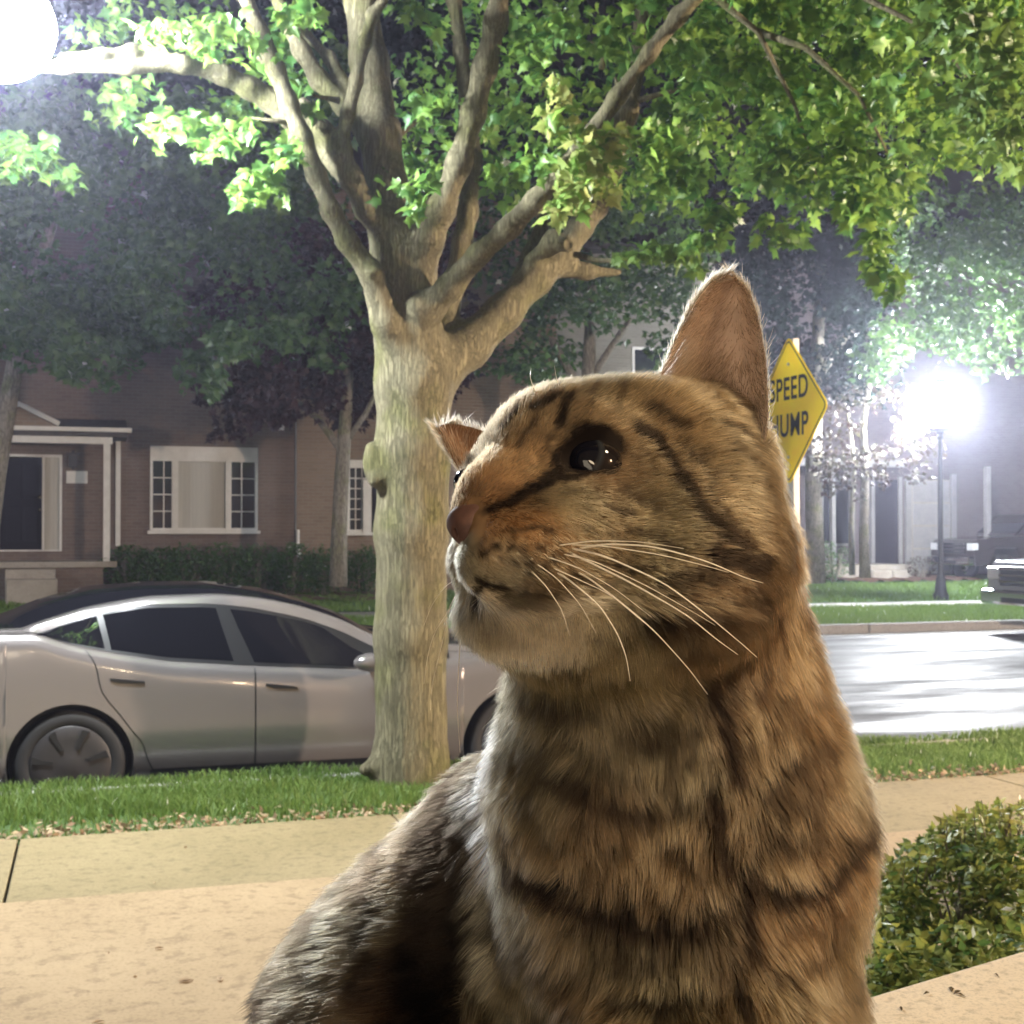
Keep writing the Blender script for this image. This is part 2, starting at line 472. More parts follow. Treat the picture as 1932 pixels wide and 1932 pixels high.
# ---- coat: patches and tabby stripes and painted flank shade lie on the skin as points with a reach
OR = (.23, .135, .068); TAN = (.17, .122, .072); OLV = (.15, .122, .074); CRM = (.80, .69, .53); GRY = (.33, .29, .20)
DRK = (.011, .007, .005); UMB = (.066, .048, .030); BRN = (.11, .072, .042); RUF = (.205, .142, .080)
patches = [  # px, py, reach px, colour
    (1000,800,60,TAN),(1100,760,70,TAN),(1200,740,70,TAN),(960,860,50,OR),(1000,880,45,RUF),(920,930,35,OR),(960,900,40,OR),
    (1150,720,60,OLV),(1300,760,70,RUF),(1250,830,60,TAN),(1350,880,70,TAN),(1420,960,70,TAN),(1180,900,60,BRN),(1250,960,60,OLV),(1100,960,60,OLV),
    (1350,1100,70,BRN),(1250,1080,60,OLV),(1150,1000,60,TAN),(1000,1010,45,OR),(940,1020,35,OR),(1050,1000,40,OR),(960,1070,35,GRY),(1040,1080,35,TAN),
    (880,1050,30,GRY),(880,1120,40,GRY),(900,1180,50,OLV),(960,1180,50,CRM),(1010,1190,60,CRM),(1080,1170,50,CRM),(950,1140,30,CRM),(1130,1150,40,GRY),(1000,1130,35,UMB),(1150,1180,50,GRY),(1200,1220,55,OLV),
    (1450,1000,60,BRN),(1500,1100,60,OR),(1530,1200,70,OR),(1450,1200,60,OR),(1400,1150,50,BRN),(1350,1220,60,BRN),(1300,1180,50,UMB),
    (1500,1330,80,OR),(1580,1400,70,OR),(1450,1400,60,RUF),(1380,1300,50,BRN),(1600,1500,60,TAN),
    (950,1280,40,OLV),(1050,1290,60,OLV),(1150,1300,60,OLV),(1250,1330,60,OLV),(930,1350,30,GRY),(910,1430,30,CRM),(905,1520,32,CRM),(915,1620,32,CRM),(905,1720,30,GRY),(900,1820,34,GRY),
    (1000,1400,60,OLV),(1100,1420,60,OLV),(1200,1420,60,OLV),(1000,1520,60,OLV),(1150,1520,60,BRN),(1270,1500,60,OLV),
    (1000,1600,50,TAN),(1100,1620,60,RUF),(1200,1640,60,RUF),(1300,1620,60,RUF),(1380,1560,50,TAN),(1450,1600,60,RUF),(1520,1540,50,BRN),
    (980,1730,50,GRY),(1050,1780,60,TAN),(1150,1830,60,OLV),(1250,1830,60,OLV),(1000,1880,60,OLV),(1400,1850,60,TAN),(1500,1750,70,OR),(1580,1650,60,OR),(1560,1850,70,RUF),(1480,1900,70,RUF),
    (1340,1700,40,TAN),(1100,1910,60,BRN),
    (860,1470,40,UMB),(880,1520,40,UMB),(850,1560,40,UMB),(880,1620,40,UMB),(820,1500,50,UMB),(760,1560,50,UMB),(700,1620,50,UMB),(640,1700,50,UMB),(560,1780,50,UMB),(480,1860,50,UMB),(620,1850,60,OLV),(700,1760,50,OLV),(680,1900,60,BRN),
    (550,1900,60,UMB),(720,1680,40,BRN),(850,1600,40,UMB),(840,1800,50,UMB),(760,1850,50,DRK)]  # dark back patches also put the flank shadow into the coat colour
P_c = np.array([surf(a, b) for a, b, _, _ in patches]); P_r = np.array([px2m(r, depth_of(c)) for (_, _, r, _), c in zip(patches, P_c)])*.8
P_k = np.array([c for *_, c in patches])
stripes_and_shade = [  # half width px, strength, polyline
    (12,.97,[(1205,802),(1235,822),(1268,865),(1300,915),(1335,970),(1365,1005),(1402,1030)]),
    (9,.8,[(1340,925),(1375,985),(1420,1030)]),
    (17,.9,[(1350,1048),(1400,1058),(1445,1062)]),(12,.7,[(1250,1100),(1310,1090),(1370,1085)]),(14,.6,[(1230,1190),(1290,1165),(1350,1160)]),
    (14,.97,[(1072,880),(1045,900),(1012,915)]),(15,.85,[(1015,915),(985,935),(955,950)]),(9,.75,[(958,945),(935,958),(915,965)]),
    (6.5,.97,[(1046,880),(1056,845),(1080,816),(1110,801),(1140,806),(1168,824)]),(8,.9,[(1055,905),(1085,902),(1120,888)]),
    (9,.95,[(1010,768),(1035,752),(1062,740)]),(9,.95,[(1054,795),(1066,765),(1082,738)]),(8,.9,[(955,800),(970,780),(980,762)]),(6,.6,[(985,840),(1005,800),(1015,785)]),
    (6,.5,[(1110,775),(1120,745),(1130,715)]),(5,.4,[(1020,880),(1035,840),(1040,815)]),(6,.45,[(1165,775),(1180,735),(1190,710)]),
    (7,.75,[(1145,957),(1165,966),(1200,970)]),(7,.5,[(1180,925),(1210,945),(1250,960)]),(7,.5,[(1100,1000),(1150,1010),(1200,1030)]),
    (5,.7,[(985,1002),(1010,998),(1045,1003)]),(5,.65,[(960,1000),(980,1003)]),
    (8,.97,[(903,1094),(930,1106),(965,1114)]),(5,.5,[(990,1117),(1030,1120)]),(8,.95,[(903,1098),(899,1130),(904,1165)]),(8,.6,[(1085,1090),(1130,1105),(1170,1100)]),
    (9,.98,[(1325,1275),(1350,1340),(1372,1400),(1388,1470)]),(9,.95,[(1335,1500),(1352,1580),(1372,1640)]),(10,.85,[(1402,1680),(1410,1760),(1415,1800)]),(8,.8,[(1395,1880),(1420,1932)]),
    (16,.93,[(985,1650),(1050,1690),(1120,1722),(1190,1742),(1260,1752),(1330,1745)]),(10,.6,[(1330,1745),(1370,1712)]),
    (11,.85,[(1400,1660),(1440,1690),(1500,1700),(1560,1660),(1600,1610),(1630,1560)]),
    (12,.65,[(1040,1460),(1110,1500),(1180,1530),(1260,1525)]),(11,.5,[(960,1440),(1010,1425),(1060,1400)]),(9,.6,[(1050,1255),(1100,1270),(1150,1262)]),
    (9,.6,[(1240,1240),(1290,1215),(1340,1225)]),(9,.55,[(1420,1310),(1460,1330),(1500,1335)]),(12,.5,[(1480,1520),(1520,1480),(1570,1470)]),
    (10,.55,[(1430,1560),(1480,1600),(1540,1590)]),(9,.6,[(1160,1900),(1240,1905),(1330,1890)]),(9,.5,[(930,1760),(1000,1830),(1080,1870)]),
    (9,.5,[(1470,1760),(1530,1740),(1590,1700)]),(8,.45,[(1440,1850),(1500,1840),(1560,1800)]),(7,.45,[(1500,1420),(1550,1400)]),
    (24,.6,[(850,1500),(820,1600),(800,1700),(795,1800),(800,1932)]),(14,.5,[(735,1600),(700,1700),(680,1800),(690,1900)]),(14,.5,[(600,1760),(590,1840),(600,1932)]),  # broad bands paint the shadow between chest and flank, thin ones are tabby
    (10,.6,[(520,1850),(500,1900),(520,1932)]),(18,.6,[(870,1560),(865,1700),(860,1850)]),
    (9,.8,[(1365,800),(1395,815),(1415,845)]),(10,.6,[(1380,840),(1420,870)])]
stripes_and_shade += [(7,.7,[(1230,760),(1270,790),(1310,800)]),(7,.6,[(1290,840),(1330,880),(1370,940)]),(6,.6,[(1130,870),(1150,850),(1175,840)]),(7,.6,[(1180,1000),(1240,1010),(1300,1045)]),(7,.65,[(1130,1060),(1190,1075),(1240,1070)]),(9,.6,[(1420,1110),(1450,1160),(1460,1230)]),(8,.55,[(1500,1180),(1520,1240),(1530,1300)]),(9,.55,[(1560,1330),(1580,1400),(1600,1450)]),(10,.6,[(1000,1330),(1060,1350),(1130,1345)]),(10,.55,[(1180,1380),(1250,1400),(1310,1380)]),(9,.5,[(940,1560),(1000,1590),(1060,1600)]),(11,.6,[(1450,1500),(1500,1440),(1560,1420)]),(5,.6,[(1030,745),(1060,725),(1085,715)]),(5,.6,[(930,830),(945,800),(960,785)]),(8,.6,[(1250,1600),(1290,1640),(1320,1660)])]
dots = [(935,1033),(965,1031),(995,1034),(1025,1030),(1052,1031),(950,1058),(978,1063),(1005,1060),(1030,1068),(1000,1085),(1045,1052),(1075,1050),(915,1050)]
S_p = []; S_w = []; S_s = []
for hw, st, pl in stripes_and_shade:
    lowb = pl[0][1] > 1180
    hw, st = (hw*1.45, min(.98, st+.2)) if lowb else (hw*1.0, min(.98, st+.1))
    for a, b in zip(pl[:-1], pl[1:]):
        n = max(2, int(math.dist(a, b)/6))
        for k in range(n):
            t = k/n; q = surf(a[0]+(b[0]-a[0])*t, a[1]+(b[1]-a[1])*t)
            S_p.append(q); S_w.append(px2m(hw, depth_of(q))); S_s.append(st)
for a, b in dots:
    q = surf(a, b); S_p.append(q); S_w.append(px2m(6.5, depth_of(q))); S_s.append(.92)
S_p = np.array(S_p); S_w = np.array(S_w); S_s = np.array(S_s)
S_t = KDTree(len(S_p))
for i, p in enumerate(S_p): S_t.insert(p, i)
S_t.balance()
NOSE = A(895, 985, .408)
def coat(p):
    """colour of the coat at points p: patches blended, broken up, then the dark markings and painted shade"""
    p = np.asarray(p, float); out = np.zeros((len(p), 3))
    wob = (np.stack([fbm(p*120, s, 2) for s in (1, 2, 3)], 1)-.5)*.008
    q = p+wob
    for a in range(0, len(p), 40000):
        qq = q[a:a+40000]; d2 = ((qq[:, None, :]-P_c[None])**2).sum(-1)/(P_r**2)
        w_ = np.exp(-.5*d2)+1e-5/(1+d2)
        out[a:a+40000] = (w_@P_k)/w_.sum(1, keepdims=True)
    n1 = fbm(p*np.array([90, 90, 170]), 11, 3); n2 = fbm(p*260, 23, 2)
    body = np.clip((np.linalg.norm(p-NOSE, axis=1)-.07)/.05, 0, 1)
    n3 = fbm(p*140, 77, 2); mot = 1+(n1-.5)*(1.3+1.2*body)+(n2-.5)*.8+(n3-.5)*.7
    out = out*np.clip(mot, .25, 2.0)[:, None]
    dk = np.zeros(len(p))
    wob2 = (np.stack([fbm(p*200, s, 2) for s in (5, 6, 7)], 1)-.5)*(.003+.0025*body[:, None])
    for i, c in enumerate(p+wob2):
        for (co, j, dist) in S_t.find_n(Vector(c), 3):
            v_ = S_s[j]*min(1.0, max(0.0, (1.7-dist/S_w[j])/.7))
            if v_ > dk[i]: dk[i] = v_
    # many small ticked flecks on the body
    fl = np.clip((fbm(p*np.array([110, 110, 60])+9, 41, 2)-.57)*9, 0, 1)*.62*body
    dk = np.maximum(dk, fl)
    q_ = p-EC; de = np.sqrt(((q_@EX)/.0138)**2+((q_@EY)/.0066)**2+((q_@EN)/.016)**2); dk = np.maximum(dk, np.clip((1.08-de)/.16, 0, 1))
    global DK; DK = dk
    return out*(1-dk[:, None])+np.array(DRK)*dk[:, None]

# ---- materials
M_SKIN = bpy.data.materials.new('cat_skin'); M_SKIN.use_nodes = True
nt = M_SKIN.node_tree; b = nt.nodes['Principled BSDF']; a = nt.nodes.new('ShaderNodeAttribute'); a.attribute_name = 'coat'
nt.links.new(a.outputs['Color'], b.inputs['Base Color']); b.inputs['Roughness'].default_value = .8; b.inputs['Specular IOR Level'].default_value = .15
M_FUR = bpy.data.materials.new('cat_fur'); M_FUR.use_nodes = True
nt = M_FUR.node_tree; nt.nodes.clear()
a = nt.nodes.new('ShaderNodeAttribute'); a.attribute_name = 'coat'
hi = nt.nodes.new('ShaderNodeHairInfo')
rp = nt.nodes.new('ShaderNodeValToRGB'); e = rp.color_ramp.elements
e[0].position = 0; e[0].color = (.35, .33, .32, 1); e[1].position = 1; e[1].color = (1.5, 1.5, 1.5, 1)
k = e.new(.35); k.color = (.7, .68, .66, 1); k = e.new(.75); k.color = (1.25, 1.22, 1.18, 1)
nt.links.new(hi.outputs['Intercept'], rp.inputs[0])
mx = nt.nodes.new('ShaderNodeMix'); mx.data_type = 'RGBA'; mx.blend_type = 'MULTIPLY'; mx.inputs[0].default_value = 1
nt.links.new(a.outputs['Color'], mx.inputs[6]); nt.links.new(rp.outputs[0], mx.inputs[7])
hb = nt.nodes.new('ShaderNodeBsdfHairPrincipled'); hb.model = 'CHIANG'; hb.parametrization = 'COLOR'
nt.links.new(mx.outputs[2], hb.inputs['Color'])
hb.inputs['Roughness'].default_value = .38; hb.inputs['Radial Roughness'].default_value = .8; hb.inputs['IOR'].default_value = 1.25
mo = nt.nodes.new('ShaderNodeOutputMaterial'); nt.links.new(hb.outputs[0], mo.inputs[0])

cat = empty('cat', tuple(down(1150,1932,.52,LEDGE_Z)))
tag(cat, 'brown tabby cat sitting on the stone ledge, head raised and turned left, one ear upright', 'cat')
body = mesh_obj('body', V, Fc, M_SKIN, cat, smooth=True)
vc = coat(V)
EARI = np.array([(.60, .45, .36)]); vc[EAR1[0]:EAR1[0]+15*9] = EARI*(.75+.5*fbm(V[EAR1[0]:EAR1[0]+135]*150, 3, 2))[:, None]
vc[EAR2[0]:EAR2[0]+70] = np.array([(.30, .17, .10)])
ca = body.data.attributes.new('coat', 'FLOAT_COLOR', 'POINT')
ca.data.foreach_set('color', np.concatenate([vc*.8, np.ones((len(vc), 1))], 1).astype(np.float32).ravel())

# ---- fur
tri = np.concatenate([Fc[:, [0, 1, 2]], Fc[:, [0, 2, 3]]])
P0, P1, P2 = V[tri[:, 0]], V[tri[:, 1]], V[tri[:, 2]]
fn = np.cross(P1-P0, P2-P0); ar = np.linalg.norm(fn, axis=1)/2; fnn = fn/(2*ar[:, None]+1e-12)
vn = np.zeros_like(V)
for i in range(3): np.add.at(vn, tri[:, i], fn)
vn /= np.linalg.norm(vn, axis=1)[:, None]+1e-12
cen = (P0+P1+P2)/3
view = CAM-cen; view /= np.linalg.norm(view, axis=1)[:, None]
facing = (fnn*view).sum(1)
rel = cen-CAM; dd = rel@FWD; cpx = CPX+FPX*(rel@RGT)/dd; cpy = CPX-FPX*(rel@UPV)/dd
inner = (tri[:, 0] >= EAR1[0]) & (tri[:, 0] < EAR1[0]+135)
inner2 = (tri[:, 0] >= EAR2[0]) & (tri[:, 0] < EAR2[0]+70)
earbk = (tri[:, 0] >= EAR1[0]) & ~inner & ~inner2
dens = np.where(facing > -.35, 1.0, .30)*np.where(cpy > 2050, .35, 1.0)
hd = np.linalg.norm(cen-NOSE, axis=1)
dens *= np.where(hd < .13, 2.1, 1.0)
dens[inner] *= .28; dens[inner2] *= .3; dens[earbk] *= 1.6
NH = 320000
pr = ar*dens; pr /= pr.sum()
ti = rng.choice(len(tri), NH, p=pr)
r1, r2 = rng.random(NH), rng.random(NH); s = np.sqrt(r1)
bc = np.stack([1-s, s*(1-r2), s*r2], 1)
root = (P0[ti]*bc[:, :1]+P1[ti]*bc[:, 1:2]+P2[ti]*bc[:, 2:])
nr = vn[tri[ti, 0]]*bc[:, :1]+vn[tri[ti, 1]]*bc[:, 1:2]+vn[tri[ti, 2]]*bc[:, 2:]
nr /= np.linalg.norm(nr, axis=1)[:, None]+1e-12
rel = root-CAM; dd = rel@FWD; rpx = CPX+FPX*(rel@RGT)/dd; rpy = CPX-FPX*(rel@UPV)/dd
isin = inner[ti] | inner2[ti]; isbk = earbk[ti]
# keep the eye, lids and nose leather bare
qe = root-EC; ee = np.sqrt(((qe@EX)/.0112)**2+((qe@EY)/.0058)**2+((qe@EN)/.012)**2)
NPC = A(893, 985, .4035)
def in_nose(p):
    rl = p-CAM; d_ = rl@FWD; x = CPX+FPX*(rl@RGT)/d_; y = CPX-FPX*(rl@UPV)/d_
    poly = [(893,938),(918,966),(916,998),(893,1040),(868,1012),(852,990)]
    ins = np.zeros(len(p), bool); n = len(poly)
    for i in range(n):
        x0, y0 = poly[i]; x1, y1 = poly[(i+1) % n]
        c = ((y0 > y) != (y1 > y)) & (x < (x1-x0)*(y-y0)/((y1-y0) or 1e-9)+x0)
        ins ^= c
    return ins & (np.linalg.norm(p-NPC, axis=1) < .02)
keep = (ee > 1.0) & ~in_nose(root)
root, nr, isin, isbk, rpx, rpy = root[keep], nr[keep], isin[keep], isbk[keep], rpx[keep], rpy[keep]
NH = len(root)
hd = np.linalg.norm(root-NOSE, axis=1)
qe = root-EC; ed_ = np.linalg.norm(qe, axis=1)
# lengths
ln = np.interp(hd, [0, .02, .045, .08, .12, .17], [.0018, .0028, .0040, .0060, .0090, .0135])
ln = np.where(ed_ < .02, np.minimum(ln, .0045), ln)
chin = (rpy > 1120) & (hd < .09); ln = np.where(chin, np.maximum(ln, .0075), ln)
ln = np.where((rpy > 1130) & (hd >= .06), np.maximum(ln, .0125), ln)
back = rpx < 880; ln = np.where(back & (rpy > 1350), .014, ln)
ln = np.where(isin, .004, ln); ln = np.where(isbk, .0055, ln)
edge = isin & (rng.random(NH) < .25); ln = np.where(edge, .007, ln); ln = np.where(isin & (rpy > 690) & (rpx < 1360) & (rpx > 1100), .013, ln)
ln = np.where(root[:, 2] < LEDGE_Z+.08, .008, ln)
ln *= np.where(rng.random(NH) < .3, rng.uniform(.35, .7, NH), rng.uniform(.75, 1.25, NH))
# comb direction: away from the nose on the head, down and back on the body
fhead = root-NOSE; fhead /= np.linalg.norm(fhead, axis=1)[:, None]
down_v = np.tile(cvec(.02, -1, 0), (NH, 1))
down_v[rpx < 880] = cvec(-.55, -.75, .3)
down_v += np.clip((rpx-1250)/900, -.4, .5)[:, None]*RGT
wb = np.clip((hd-.085)/.05, 0, 1)[:, None]; wb = np.where(((rpy > 1150) & (hd < .12))[:, None], np.maximum(wb, .55), wb)
fl_ = fhead*(1-wb)+down_v*wb
fl_[isbk] = cvec(.1, 1, 0); fl_[isin] = cvec(.25, .9, -.4)
fl_ += (np.stack([fbm(root*55, s_, 2) for s_ in (61, 62, 63)], 1)-.5)*np.where(hd < .09, .5, 1.5)[:, None]
tg = fl_-nr*(fl_*nr).sum(1)[:, None]; tg /= np.linalg.norm(tg, axis=1)[:, None]+1e-9
lift = np.interp(hd, [0, .05, .10, .15], [.25, .35, .55, .70])+rng.normal(0, .10, NH)
lift = np.where(isbk, .25, lift)
dr = tg*(1-.35*lift[:, None])+nr*lift[:, None]+rng.normal(0, .10, (NH, 3))
dr /= np.linalg.norm(dr, axis=1)[:, None]
K = 6
tt = np.linspace(0, 1, K)
sag = np.where(hd > .1, .30, .12)
cv = root[:, None, :]+dr[:, None, :]*(ln[:, None]*tt[None])[..., None]+(tg*.55-nr*.30+np.array([0, 0, -.25]))[:, None, :]*((ln*sag)[:, None]*(tt**2)[None])[..., None]
cv[:, 0] -= nr*.0006
# clumps: hairs lean towards the tip of the nearest guide hair
def clump(cv, mask, every, amt, amt_tip):
    ids = np.nonzero(mask)[0]; gi = rng.choice(ids, max(4, len(ids)//every), replace=False)
    kt = KDTree(len(gi))
    for i, g in enumerate(gi): kt.insert(cv[g, 0], i)
    kt.balance()
    near = np.array([gi[kt.find(Vector(cv[i, 0]))[1]] for i in ids])
    off0 = cv[near]-cv[near][:, :1]+cv[ids][:, :1]*.35+cv[near][:, :1]*.65
    w_ = (amt*tt**amt_tip)[None, :, None]*rng.uniform(.5, 1, (len(ids), 1, 1))
    cv[ids] = cv[ids]*(1-w_)+off0*w_
bkm = (rpx < 880) & (rpy > 1380)
clump(cv, (hd > .10) & ~isin & ~isbk & ~bkm, 60, .48, 1.2)
clump(cv, (hd > .10) & ~isin & ~isbk & ~bkm, 14, .58, 1.4)
clump(cv, (hd > .10) & bkm, 14, .6, 1.4)
clump(cv, (hd <= .10) & ~isin & ~isbk, 10, .55, 1.4)
dv_ = cv[:, 4]-root; dv_ -= nr*(dv_*nr).sum(1)[:, None]
hc = coat(root+dv_*.8); DKH = DK.copy()
hc *= rng.uniform(.7, 1.3, NH)[:, None]
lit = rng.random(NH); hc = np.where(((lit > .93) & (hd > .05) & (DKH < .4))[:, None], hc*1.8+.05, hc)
hc[isin] = np.array((.62, .48, .37))*rng.uniform(.6, 1.2, (isin.sum(), 1))
hc[isbk] = np.array((.40, .28, .17))*rng.uniform(.6, 1.2, (isbk.sum(), 1))
hc *= np.array((.84, .88, .90)); hc[bkm] *= .9  # back hairs darkened in colour to subdue the lamp's rim light
hc[bkm] *= (.25+1.5*fbm(root[bkm]*np.array([110, 110, 150]), 88, 3))[:, None]
hc = np.clip(hc, .003, .85)
hcv = bpy.data.hair_curves.new('fur')
hcv.add_curves([K]*NH)
cw = (cv-np.array(world_loc(cat))).astype(np.float32)
hcv.attributes['position'].data.foreach_set('vector', cw.ravel())
rad = (hcv.attributes.get('radius') or hcv.attributes.new('radius', 'FLOAT', 'POINT'))
hr = np.where(hd < .06, .000050, np.where(bkm, .00010, np.where(hd > .1, .000085, .00006)))
rad.data.foreach_set('value', (hr[:, None]*np.array([1, 1, .95, .8, .5, .12])[None]).astype(np.float32).ravel())
at_ = hcv.attributes.new('coat', 'FLOAT_COLOR', 'CURVE')
at_.data.foreach_set('color', np.concatenate([hc, np.ones((NH, 1))], 1).astype(np.float32).ravel())
hcv.materials.append(M_FUR)
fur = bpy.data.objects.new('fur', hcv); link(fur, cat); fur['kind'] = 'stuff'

# ---- eyes, nose, whiskers
M_EYE = bpy.data.materials.new('cat_eye'); M_EYE.use_nodes = True
nt = M_EYE.node_tree; b = nt.nodes['Principled BSDF']
vcn = nt.nodes.new('ShaderNodeAttribute'); vcn.attribute_name = 'iris'
nt.links.new(vcn.outputs['Color'], b.inputs['Base Color']); b.inputs['Roughness'].default_value = .06
b.inputs['Coat Weight'].default_value = 0; b.inputs['Coat Roughness'].default_value = .03; b.inputs['Specular IOR Level'].default_value = .3
def eyeball(c, r, look, ref=None):
    look = norm(look); u = norm(np.cross(look, UPV)); v_ = np.cross(look, u)
    V_ = []; F_ = []; cols = []; n, m = 22, 32
    for i in range(n+1):
        th = math.pi*i/n
        for j in range(m):
            ph = 2*math.pi*j/m
            rr = r*(1+.10*max(0, math.cos(th)-.80)/.20)
            V_.append(np.asarray(c)+rr*(look*math.cos(th)+(u*math.cos(ph)+v_*math.sin(ph))*math.sin(th)))
            dg = math.degrees(th)
            cols.append((.004, .004, .007) if dg < 41 else ((.022, .025, .030) if dg < 52 else (.012, .009, .008)))
    for i in range(n):
        for j in range(m):
            a, b_ = i*m+j, i*m+(j+1) % m; F_.append((a, a+m, b_+m, b_))
    o = mesh_obj('eye', V_, F_, M_EYE, cat, smooth=True)
    at__ = o.data.attributes.new('iris', 'FLOAT_COLOR', 'POINT')
    at__.data.foreach_set('color', np.array([(*c_, 1) for c_ in cols], np.float32).ravel())
    return o
eyeball(EYE_C, EYE_R, cvec(-.62, .42, -.66))
eyeball(A(896,915,.4475), .0068, cvec(-.95, .3, .1))

M_NOSE = mat('nose_leather', (.125, .058, .042), rough=.7, noise=160, col2=(.065, .030, .024), bump=.0004, bscale=900)
nbm = Blob(NPC-np.array([.02, .02, .02]), NPC+np.array([.02, .02, .02]), .0006)
nbm.cone(A(900,955,.4105), A(886,985,.4062), .0050, .0064, .003)
nbm.cone(A(908,975,.4045), A(901,1002,.4028), .0048, .0048, .003)
nbm.cone(A(912,972,.4030), A(919,985,.4020), .0036, .0036, .003)
nbm.cone(A(868,988,.4070), A(878,1000,.4040), .0036, .0036, .003)
nbm.cone(A(886,1000,.4030), A(893,1032,.4010), .0044, .0020, .003)
nbm.ell(A(913,979,.3985), (.0034, .0026, .0024), HM, k=.0012, cut=True)
nbm.ell(A(866,1002,.4015), (.0016, .0012, .0018), k=.001, cut=True)
nv, nf = nbm.mesh(2)
mesh_obj('nose', nv, nf, M_NOSE, cat, smooth=True)
M_WHK = mat('whisker', (.86, .80, .70), rough=.3)
whisk = [[(1090,1036,0),(1142,1026,4),(1230,1030,8),(1330,1057,10),(1405,1090,9),(1440,1100,8)],
    [(1075,1034,0),(1140,1048,5),(1255,1100,9),(1340,1165,11),(1400,1215,12),(1428,1240,12)],
    [(1070,1040,0),(1192,1100,6),(1296,1160,9),(1350,1205,10),(1392,1235,10)],
    [(1090,1080,0),(1110,1090,3),(1170,1135,6),(1235,1190,8),(1300,1262,10),(1335,1310,10)],
    [(1050,1080,0),(1068,1090,3),(1130,1140,6),(1165,1195,8),(1182,1240,9),(1189,1285,9)],
    [(1075,1028,0),(1142,1030,5),(1255,1048,8),(1340,1070,9),(1375,1080,9)],
    [(1060,1045,0),(1120,1058,5),(1220,1105,8),(1300,1150,9),(1350,1180,9)],
    [(1040,1070,0),(1080,1088,3),(1150,1120,5),(1215,1175,7)], [(1030,1050,0),(1090,1070,4),(1160,1110,7),(1230,1165,9)], [(1010,1062,0),(1050,1090,3),(1095,1140,5),(1125,1195,7)], [(1050,1030,0),(1120,1020,4),(1210,1022,7),(1290,1035,8)], [(1000,1075,0),(1030,1105,3),(1060,1150,5),(1075,1200,6)]]
for i, wk in enumerate(whisk):
    base = surf(wk[0][0], wk[0][1]); d0 = depth_of(base)
    P = [A(x, y, d0-k_/1000*1.2) if n_ else base+cvec(0, 0, .001) for n_, (x, y, k_) in enumerate(wk)]
    n = len(P)*5; s_ = np.linspace(0, 1, len(P)); tt_ = np.linspace(0, 1, n)
    P = [np.array([np.interp(t, s_, [p[c] for p in P]) for c in range(3)]) for t in tt_]
    for _ in range(3): P = [P[0]]+[(P[j-1]+P[j]*2+P[j+1])/4 for j in range(1, n-1)]+[P[-1]]
    wd = .00034 if i < 5 else .00022
    MB().tube(P, [wd*(1-.8*j/n) for j in range(n)], 5).build('whisker', M_WHK, cat, smooth=True)
for wk in ([(858,1125),(840,1165),(826,1180),(808,1225),(800,1290)], [(856,1095),(838,1108),(815,1140),(800,1180)], [(872,1150),(866,1250),(862,1330),(868,1420)], [(850,1140),(835,1210),(815,1290),(812,1340)],
           [(1060,745),(1050,715),(1046,690)], [(1010,742),(1000,712),(1002,695)]):
    P = [A(x, y, .43+.004*i) for i, (x, y) in enumerate(wk)]
    s_ = np.linspace(0, 1, len(P)); P = [np.array([np.interp(t, s_, [p[c] for p in P]) for c in range(3)]) for t in np.linspace(0, 1, 16)]
    for _ in range(3): P = [P[0]]+[(P[j-1]+P[j]*2+P[j+1])/4 for j in range(1, 15)]+[P[-1]]
    MB().tube(P, [.00015*(1-.8*j/16) for j in range(16)], 4).build('whisker', M_WHK, cat, smooth=True)
